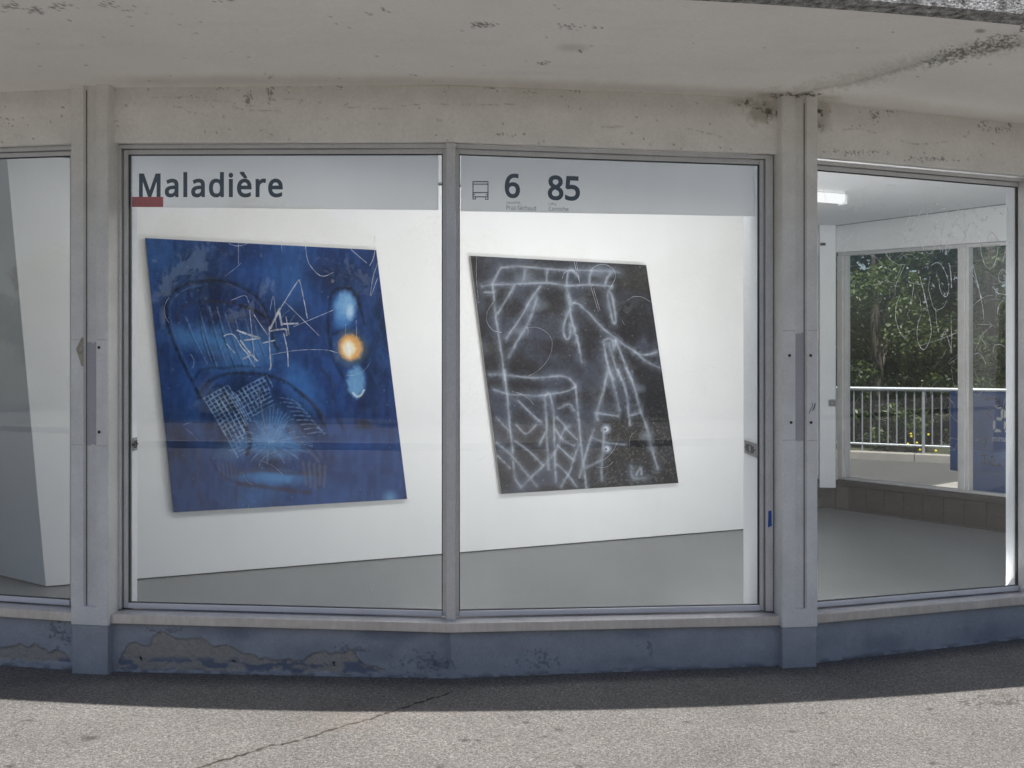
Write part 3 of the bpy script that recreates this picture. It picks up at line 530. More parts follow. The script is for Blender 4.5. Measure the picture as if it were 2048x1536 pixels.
# ---------------------------------------------------------------- columns
def column(C, Fa, Fb, half, g0, g1, zpatch, screws, chip=None, twist=0):
    t = (Fa.t + Fb.t).normalized(); t = Vector((t.x * math.cos(twist) - t.y * math.sin(twist), t.x * math.sin(twist) + t.y * math.cos(twist))); F = Facet(C - t * half, C + t * half); Wd = 2 * half
    m = MB(); o0, o1 = -.022, .15
    prof = [(0, o0 + .006), (.006, o0), (g0 - .004, o0), (g0, o0 + .024), (g1, o0 + .024), (g1 + .004, o0), (Wd - .006, o0), (Wd, o0 + .006), (Wd, o1), (0, o1)]
    zt = 3.02
    m.prism([F.P(a, o, ZS + .088) for a, o in prof], [F.P(a, o, zt) for a, o in prof])
    prof2 = [(0, o0 + .006), (.006, o0), (Wd - .006, o0), (Wd, o0 + .006), (Wd, o1), (0, o1)]
    m.prism([F.P(a, o, ZS - .004) for a, o in prof2], [F.P(a, o, ZS + .088) for a, o in prof2])
    col = m.build('column', M['column'], kiosk)
    m = MB(); F.box(m, .004, Wd - .004, o0 + .006, .12, -.06, ZS - .004); m.build('column_base', M['plinth_plain'], kiosk, bevel=.004)
    z0, z1 = zpatch; m = MB()
    ring_ = []; r = random.Random(int(g0 * 9999)); K = 7
    bot = [(g0 + .001 + (g1 - g0 - .002) * k / K, z0 + r.uniform(-.008, .008)) for k in range(K + 1)]; top = [(g0 + .001 + (g1 - g0 - .002) * k / K, z1 + r.uniform(-.008, .008)) for k in range(K + 1)][::-1]
    m.prism([F.raw(a, o0 + .0222, z) for a, z in bot + top], [F.raw(a, o0 + .0245, z) for a, z in bot + top]); m.build('sign_mark', M['mark'], col)
    for q in (g0 + .0002, g1 - .0034):                # dark strips draw the shade lines in the groove's two inner corners
        m = MB(); F.box(m, q, q + .0032, o0 + .0205, o0 + .0245, ZS + .089, 2.96); m.build('groove_shade', M['shade_line'], col)
    for zj, a0, a1 in ((z1 + .012, .004, g0 - .006), (z1 + .012, g1 + .006, Wd - .004), (z0 + .002, .004, g0 - .006), (z0 - .002, g1 + .006, Wd - .004)):
        m = MB(); F.box(m, a0, a1, o0 - .0006, o0 + .003, zj, zj + .0018, raw=True); m.build('joint', M['chip'], col)
    for x, y in screws:
        p = F.px(x, y, o0); m = MB(); m.tube([p + Vector((F.n.x, F.n.y, 0)) * .01, p - Vector((F.n.x, F.n.y, 0)) * .003], .0075, 10); m.build('screw', M['screw'], col)
    if chip:
        pts = [F.px(x, y, o0) for x, y in chip]; nn = Vector((F.n.x, F.n.y, 0)); m = MB()
        m.prism([p + nn * .01 for p in pts], [p - nn * .0015 for p in pts][::1]); m.build('chip', M['chip'], col)
    return F, col
column(CL, F1, F2, .1015, .073, .136, (1.165, 1.690), [(198, 695), (198.5, 864)], [(152, 698), (159, 684), (164, 673), (166.5, 676), (166.5, 733), (163, 732), (158, 715)])
FCR, colr = column(CR, F3, F4, .0985, .077, .133, (1.182, 1.740), [(1579, 711), (1621, 711), (1582, 845), (1622, 845)], twist=R(-4))
m = MB()                                          # a pen scrawl on the right column
for pts in ([(1618, 828), (1621, 820), (1625, 812), (1624, 806), (1627, 806)], [(1625, 822), (1628, 814), (1631, 806), (1630, 812), (1627, 820)]):
    q = [FCR.px(x, y, -.0235) for x, y in pts]; m.tube(q, .0011, 5)
m.build('pen_scrawl', M['ink'], colr)

# ---------------------------------------------------------------- windows
def window(F, a0, a1, wo=.028, wi=.026, left=True, right=True, drop=.003, lo=None, ro=None, panes=None):
    """frame bars round a0..a1; the sash sits inside it and holds the pane"""
    zt = ZB - drop; zb = ZS + .056; lo = wo if lo is None else lo; ro = wo if ro is None else ro
    m = MB()
    F.box(m, a0, a1, .072, .125, zt - .019, zt)
    if left: F.box(m, a0, a0 + lo, .071, .126, zb, zt - .0192)
    if right: F.box(m, a1 - ro, a1, .071, .126, zb, zt - .0192)
    win = m.build('window', M['alu'], kiosk, bevel=.0015)
    i0, i1 = a0 + (lo + .004 if left else 0), a1 - (ro + .004 if right else 0)
    m = MB(); F.box(m, i0 + wi, i1 - wi, .092, .122, zt - .046, zt - .023); F.box(m, i0, i0 + wi - .001, .0915, .122, zb + .002, zt - .023); F.box(m, i1 - wi + .001, i1, .0915, .122, zb + .002, zt - .023)
    m.build('sash', M['alu'], win, bevel=.0015)
    m = MB(); F.box(m, i0 + wi, i1 - wi, .086, .122, zb + .002, zb + .029); m.build('glazing_bead', M['alu_light'], win, bevel=.002)
    m = MB(); e = .004; z0, z1 = zb + .029, zt - .046; j0, j1 = i0 + wi, i1 - wi
    F.box(m, j0, j0 + e, .097, .115, z0, z1); F.box(m, j1 - e, j1, .097, .115, z0, z1); F.box(m, j0 + e, j1 - e, .097, .115, z1 - e, z1); F.box(m, j0 + e, j1 - e, .097, .115, z0, z0 + .003)
    m.build('rubber_seal', M['rubber'], win)
    m = MB(); F.box(m, j0 - .008, j1 + .008, .101, .107, z0 - .006, z1 + .006); pane = m.build('glass_pane', M['glass'], win)
    return win, pane
win1, pane1 = window(F1, .04, F1.s_at(140, .08) + .05)
win2, pane2 = window(F2, F2.s_at(232, .075), F2.s_at(894, .075), right=False, wi=.0255)
win3, pane3 = window(F3, F3.s_at(909.5, .075), F3.s_at(1546, .075), left=False, ro=.040, wi=.0235)
win4, pane4 = window(F4, F4.s_at(1600, .075), F4.L - .002, drop=.012, ro=.014, wi=.014)
m = MB(); F4.box(m, F4.L - .020, F4.L + .004, .135, .20, .25, 2.66); m.build('inner_jamb', M['post_white'], kiosk, bevel=.003)
for F in (F0, F5, F6): window(F, .03, F.L - .03)
def mullion(Cn, Fa, Fb, half=.0235, o0=.045, o1=.13):
    t = (Fa.t + Fb.t).normalized(); F = Facet(Cn - t * half, Cn + t * half); m = MB()
    F.box(m, 0, 2 * half, o0, o1, ZS + .047, ZB - .002); m.build('mullion', M['alu'], kiosk, bevel=.003)
for args in ((MU, F2, F3), (R1, F4, F5), (N1, F0, F1), (R2, F5, F6)): mullion(*args)

# white posts that stand behind the columns, with their latch plates
def post(pts, z0=.03, z1=3.03): 
    m = MB(); m.prism([(x, y, z0) for x, y in pts], [(x, y, z1) for x, y in pts]); return m.build('inner_post', M['post_white'], kiosk, bevel=.003)
def latch(parent, x, y, d, wpx, hpx):
    s_ = d / FPX; p = at(x, y, d); w_, h_ = wpx * s_ / 2, hpx * s_ / 2; m = MB(); r_ = min(w_, h_) * .3
    ring = [(sx * (w_ - r_) + r_ * math.cos(a), sz * (h_ - r_) + r_ * math.sin(a)) for sx, sz, a0 in ((1, -1, -90), (1, 1, 0), (-1, 1, 90), (-1, -1, 180)) for a in (R(a0), R(a0 + 45), R(a0 + 90))]
    m.prism([(p.x + a, p.y, p.z + b) for a, b in ring], [(p.x + a, p.y - .006, p.z + b) for a, b in ring]); pl = m.build('latch', M['latch'], parent, bevel=.001)
    m = MB(); k = .5
    for sgn in (1, -1): m.box(p.x - w_ * k, p.x + w_ * k, p.y - .0085, p.y - .005, p.z + sgn * h_ * k - .002, p.z + sgn * h_ * k + .002)
    m.box(p.x - w_ * k - .002, p.x - w_ * k + .002, p.y - .0085, p.y - .005, p.z - h_ * k, p.z + h_ * k); m.box(p.x + w_ * k - .002, p.x + w_ * k + .002, p.y - .0085, p.y - .005, p.z - h_ * k, p.z + h_ * k)
    for sgn in (1, -1): m.box(p.x + sgn * w_ * .8 - .0025, p.x + sgn * w_ * .8 + .0025, p.y - .0082, p.y - .005, p.z - .003, p.z + .003)
    m.build('latch_recess', M['rubber'], parent)
    return pl
def side_latch(parent, X, y0, y1, zc, hz, sx):      # plate lying on a face that looks along x
    m = MB(); m.box(min(X, X + sx * .006), max(X, X + sx * .006), y0, y1, zc - hz, zc + hz); pl_ = m.build('latch', M['latch'], parent, bevel=.002)
    m = MB(); a, b = y0 + (y1 - y0) * .28, y1 - (y1 - y0) * .28; q0, q1 = min(X, X + sx * .0075), max(X, X + sx * .0075)
    for z0_, z1_ in ((zc - hz * .5 - .003, zc - hz * .5 + .002), (zc + hz * .5 - .002, zc + hz * .5 + .003)): m.box(q0, q1, a, b, z0_, z1_)
    for c_ in (a, b): m.box(q0, q1, c_ - .012 * (y1 - y0) / .09, c_ + .012 * (y1 - y0) / .09, zc - hz * .5, zc + hz * .5)
    for c_ in (y0 + (y1 - y0) * .1, y1 - (y1 - y0) * .1): m.box(q0, q1, c_ - .01, c_ + .01, zc - .005, zc + .005)
    m.build('latch_recess', M['rubber'], parent)
pl = post([(-2.13, 5.235), (-1.985, 5.225), (-1.985, 5.30), (-2.13, 5.31)])
side_latch(pl, -1.985, 5.228, 5.285, CZ - (888 - HORIZ) / FPX * 5.26, .034, 1)
pr = post([(1.322, 5.345), (1.60, 5.36), (1.60, 5.75), (1.327, 5.735)])
side_latch(pr, 1.323, 5.405, 5.67, CZ - (897 - HORIZ) / FPX * 5.54, .037, -1)

# etched scratches on two panes: thin ribbons lying on the outer face of the glass
def scratches(F, org, k, strokes, parent, name='scratch_mark'):
    m = MB(); nn = Vector((F.n.x, F.n.y, 0))
    for wd, pts in strokes:
        q = smooth_path([(org[0] + x / k, org[1] + y / k) for x, y in pts], 6); q = [(float(a), float(b)) for a, b in q]
        for i in range(len(q) - 1):
            (x0, y0), (x1, y1) = q[i], q[i + 1]; dx, dy = x1 - x0, y1 - y0; L_ = math.hypot(dx, dy) + 1e-6
            h = wd / 2 * (.75 + .5 * random.random()); ux_, uy_ = -dy / L_ * h, dx / L_ * h; ex, ey = dx / L_ * .3, dy / L_ * .3
            m.add([F.px(a, b, .1002) for a, b in ((x0 + ux_ - ex, y0 + uy_ - ey), (x1 + ux_ + ex, y1 + uy_ + ey), (x1 - ux_ + ex, y1 - uy_ + ey), (x0 - ux_ - ex, y0 - uy_ - ey))], [(0, 1, 2, 3)])
    o = m.build(name, M['scratch'], parent); o['kind'] = 'stuff'; return o
SR = [(1.2, [(1015, 40), (1000, 150), (965, 240)]), (1.2, [(1120, 60), (1110, 100), (1000, 290), (925, 405)]), (1.1, [(925, 405), (990, 375), (1060, 370), (1110, 410), (1150, 470), (1190, 490), (1225, 450), (1230, 370), (1200, 310), (1160, 330), (1155, 355)]),
      (1, [(1005, 240), (1020, 380), (1045, 485)]), (1.2, [(1160, 140), (1190, 75)]), (1, [(1150, 170), (1200, 150), (1230, 230), (1260, 350), (1285, 480)]), (1.1, [(1350, 90), (1310, 220), (1290, 350), (1285, 440)]), (2.0, [(1450, 30), (1440, 130), (1400, 230), (1350, 340), (1335, 430), (1335, 500)]),
      (1.2, [(1335, 430), (1370, 320), (1410, 305), (1450, 370), (1470, 390), (1500, 340), (1490, 260), (1440, 215), (1380, 215)]), (.8, [(1505, 85), (1505, 300)]), (1.3, [(1510, 380), (1510, 330), (1520, 280), (1545, 230), (1590, 210), (1630, 270), (1650, 400), (1660, 500), (1690, 590), (1730, 625), (1780, 580), (1805, 480), (1805, 370), (1760, 300), (1720, 330), (1710, 420), (1730, 465)]),
      (1.8, [(1910, 385), (1870, 500), (1855, 560)]), (1.3, [(1850, 632), (1815, 680), (1825, 740), (1860, 752), (1890, 710), (1875, 650), (1850, 632)]), (1.1, [(1200, 600), (1240, 575), (1290, 590), (1340, 690), (1360, 800), (1340, 880), (1300, 860), (1275, 790), (1270, 720)]), (1.9, [(1370, 600), (1380, 700), (1385, 800)]),
      (1.2, [(1580, 580), (1560, 660), (1600, 720), (1640, 850), (1670, 980), (1680, 1090)]), (1.8, [(1580, 590), (1620, 750), (1660, 900)]), (1, [(960, 590), (900, 720), (870, 800), (870, 870)]), (1.2, [(910, 880), (880, 960), (875, 1090), (920, 1220), (970, 1275)]), (1.1, [(1110, 1040), (1080, 1130), (1070, 1250), (1110, 1360), (1160, 1340), (1200, 1200), (1170, 1000), (1130, 850)]),
      (2.0, [(1095, 700), (1130, 830), (1150, 930)]), (1.1, [(1750, 1150), (1660, 1240), (1600, 1380)]), (.9, [(1620, 1135), (1750, 1140)]), (1.2, [(1760, 790), (1810, 850), (1890, 875), (1820, 960), (1805, 1040)]), (1.2, [(1520, 980), (1560, 990), (1620, 930), (1700, 880), (1760, 870)]), (1.2, [(1380, 1050), (1385, 1250), (1380, 1400)]),
      (1.2, [(780, 480), (830, 550), (900, 590), (950, 590)]), (1.6, [(1690, 70), (1760, 70), (1850, 135)]), (1.3, [(1640, 150), (1690, 190), (1710, 150)]), (.9, [(1190, 700), (1175, 800), (1190, 880), (1220, 980), (1250, 1005), (1310, 980), (1340, 920)]), (.9, [(1040, 760), (1020, 950)]), (.9, [(990, 750), (1080, 770), (1150, 760)]), (.8, [(930, 600), (890, 700)]),
      (.9, [(1240, 1000), (1250, 1140)]), (.9, [(1100, 1330), (1200, 1300), (1420, 1220)]), (.8, [(560, 510), (640, 500), (700, 530), (750, 590)]), (1.0, [(1300, 1250), (1320, 1200), (1350, 1260), (1390, 1400)]), (.8, [(1700, 1330), (1640, 1240)]), (.9, [(1760, 1400), (1780, 1330), (1830, 1320), (1870, 1340)]), (1.4, [(1240, 20), (1245, 60), (1290, 80), (1340, 75)]), (1.4, [(1240, 190), (1275, 240)]), (1.0, [(1590, 1420), (1620, 1400), (1660, 1420), (1700, 1500)])]
_r = random.Random(21)
def fine_scratches(n, x0, x1, y0, y1):
    out = []
    for k in range(n):
        x = _r.uniform(x0, x1); y = _r.uniform(y0, y1); a = _r.uniform(0, 6.3); L_ = _r.uniform(8, 60); b = _r.uniform(-.8, .8); q = [(x, y)]
        for i in range(4): x += math.cos(a) * L_ / 4; y += math.sin(a) * L_ / 4; a += b / 2; q.append((min(max(x, x0), x1), min(max(y, y0), y1)))
        out.append((_r.uniform(.22, .5), q))
    return out
scratches(F4, (0, 0), 1, fine_scratches(90, 1645, 2015, 370, 900) + fine_scratches(50, 1780, 2015, 400, 640), pane4, 'fine_scratches')
scratches(F2, (0, 0), 1, fine_scratches(16, 285, 870, 440, 1190), pane2, 'fine_scratches')
scratches(F3, (0, 0), 1, fine_scratches(12, 930, 1480, 450, 1190), pane3, 'fine_scratches')
scratches(F4, (1600, 400), 4.571, [(w_ * .95, q) for w_, q in SR], pane4)
A1 = [(3.4, [(1065, 1100), (1140, 1130), (1310, 1185)]), (2.6, [(1140, 1210), (1230, 1200), (1320, 1190)]), (2.2, [(920, 1165), (960, 1145), (1030, 1155), (1120, 1290), (1200, 1380)]), (3.0, [(1100, 1210), (1200, 1340), (1290, 1440)]), (3.4, [(1130, 1420), (1220, 1365)]), (2.0, [(1190, 1390), (1260, 1500)]), (1.3, [(1205, 880), (1215, 1000), (1260, 1450)]), (1.4, [(1250, 930), (1330, 1050), (1400, 1150)]), (3.2, [(1345, 1240), (1480, 1210)]), (2.2, [(1420, 1060), (1420, 1250), (1435, 1480), (1420, 1536)]), (1.0, [(1000, 770), (1150, 720), (1195, 800)]), (1.3, [(950, 1250), (1040, 1350)]), (.8, [(1080, 150), (1080, 370)]), (.9, [(980, 150), (1060, 175), (1150, 160), (1190, 130)])]
A2 = [(4.2, [(0, 1085), (95, 890), (120, 850)]), (3.6, [(100, 890), (130, 1050)]), (3.2, [(0, 1110), (80, 1095), (170, 1090), (185, 1160)]), (3.0, [(145, 1030), (310, 1025)]), (1.7, [(120, 850), (300, 570), (330, 580), (370, 760), (410, 970)]), (2.0, [(150, 1130), (190, 1320), (200, 1500)]), (.9, [(165, 790), (540, 1160)]), (1.0, [(260, 1060), (500, 960), (690, 880)]), (1.1, [(385, 100), (390, 180), (420, 350), (520, 480), (600, 505), (695, 465)]), (.9, [(890, 215), (1060, 360)]), (1.1, [(1150, 60), (1150, 225), (1130, 320), (1095, 390)]), (.9, [(1185, 350), (1130, 520), (1105, 720), (1180, 530)]), (1.6, [(175, 950), (210, 1150)]), (.8, [(0, 880), (40, 730), (70, 1080)]), (.8, [(0, 1370), (300, 1320), (600, 1315), (750, 1350)]), (.8, [(830, 1030), (830, 1150)]), (.8, [(945, 990), (950, 1190)])]
scratches(F2, (280, 460), 5.486, A1, pane2); scratches(F2, (540, 460), 5.486, A2, pane2)
A3 = [(.7, [(150, 60), (150, 250), (165, 430)]), (.8, [(1040, 110), (1080, 270)]), (.8, [(1060, 110), (1090, 300)]), (.7, [(1190, 330), (1260, 560)]), (.7, [(1215, 350), (1275, 550)]), (.3, [(600, 710), (700, 705), (800, 760), (840, 850), (810, 980), (720, 1090), (620, 1150)]), (.6, [(1180, 200), (1230, 150), (1310, 130), (1390, 170), (1415, 240), (1380, 330)]), (.6, [(300, 480), (250, 560), (245, 650), (300, 730), (380, 750)]), (.6, [(1520, 460), (1580, 425), (1660, 430), (1730, 470)]), (.6, [(930, 260), (950, 210), (1010, 180), (1060, 210), (1085, 280)])]
scratches(F3, (920, 500), 4.551, A3, pane3)

# ---------------------------------------------------------------- rear facades
def rear_wall(F, z0=0., z1=3.03, mat='white'):
    m = MB(); F.box(m, 0, F.L, -.08, 0, z0, z1, raw=True); return m.build('rear_wall', M[mat], kiosk)
rear_wall(B5); rear_wall(B6)
def rear_bay(F, cuts, zt, zs, wide=.05):
    """frame, panes, ledge, tiled base and beam of a glazed rear bay; cuts = positions of the uprights; zt, zs = (z at A, z at B)"""
    f = lambda a, o, k: F.raw(a, o, k[0] + (k[1] - k[0]) * a / F.L)
    add = lambda k, d: (k[0] + d, k[1] + d)
    def bx_(m, a0, a1, o0, o1, k0, k1): m.hexa([f(a0, o0, k0), f(a1, o0, k0), f(a1, o1, k0), f(a0, o1, k0), f(a0, o0, k1), f(a1, o0, k1), f(a1, o1, k1), f(a0, o1, k1)])
    m = MB(); bx_(m, 0, F.L, -.10, 0, zt, (3.03, 3.03)); m.build('beam', M['ceiling'], kiosk)
    m = MB(); bx_(m, 0, F.L, -.09, -.03, add(zt, -.035), add(zt, -.002)); bx_(m, 0, F.L, -.09, -.03, add(zs, .002), add(zs, .03))
    for a in cuts: bx_(m, a - wide, a + wide, -.10, -.02, add(zs, .0301), add(zt, -.0351))
    for a in cuts: bx_(m, a - wide * .45, a + wide * .2, -.02, -.005, add(zs, .0301), add(zt, -.0351))
    win = m.build('window', M['alu'], kiosk, bevel=.003)
    for a0, a1 in zip(cuts[:-1], cuts[1:]):
        m = MB(); bx_(m, a0 + wide - .005, a1 - wide + .005, -.062, -.056, add(zs, .028), add(zt, -.03)); m.build('glass_pane', M['glass'], win)
    m = MB(); bx_(m, 0, F.L, -.12, .035, add(zs, -.05), zs); m.build('ledge', M['tile'], kiosk, bevel=.003)
    m = MB(); bx_(m, 0, F.L, -.12, -.003, (0, 0), add(zs, -.052)); base = m.build('tiled_base', M['grout'], kiosk)
    tw, g = .215, .004; H = (zs[0] + zs[1]) / 2 - .056 - .03; th = H / 2; proto = None
    for r_ in range(2):
        for k in range(int(F.L / tw)):
            m = MB(); F.box(m, k * tw + g / 2, (k + 1) * tw - g / 2, -.0032, .004 + random.uniform(-.0008, .0008), .03 + r_ * th + g / 2, .03 + (r_ + 1) * th - g / 2, raw=True); m.build('tile', M['tile'], base)
s1m = B1.s_at(1929.5, -.05); s1c = B1.s_at(1686, -.05)
rear_bay(B1, [.06, s1m, s1c], (2.66, 2.748), (.335, .325), .055)
rear_bay(B2, [.2, 1.5, 2.9, B2.L - .06], (2.74, 2.72), (.325, .325))
m = MB(); pts = [(3.262, 10.60), (3.43, 10.60), (3.47, 10.70), (3.28, 10.72)]; m.prism([(x, y, .245) for x, y in pts], [(x, y, 3.03) for x, y in pts]); fcol = m.build('inner_post', M['post_white'], kiosk, bevel=.004)
latch(fcol, 1664, 806, 10.598, 15, 14)
m = MB(); p = at(1646, 489, 10.6); m.box(p.x - .03, p.x + .02, p.y - .03, p.y, p.z - .012, p.z + .012); m.build('window_handle', M['rubber'], kiosk, bevel=.003)

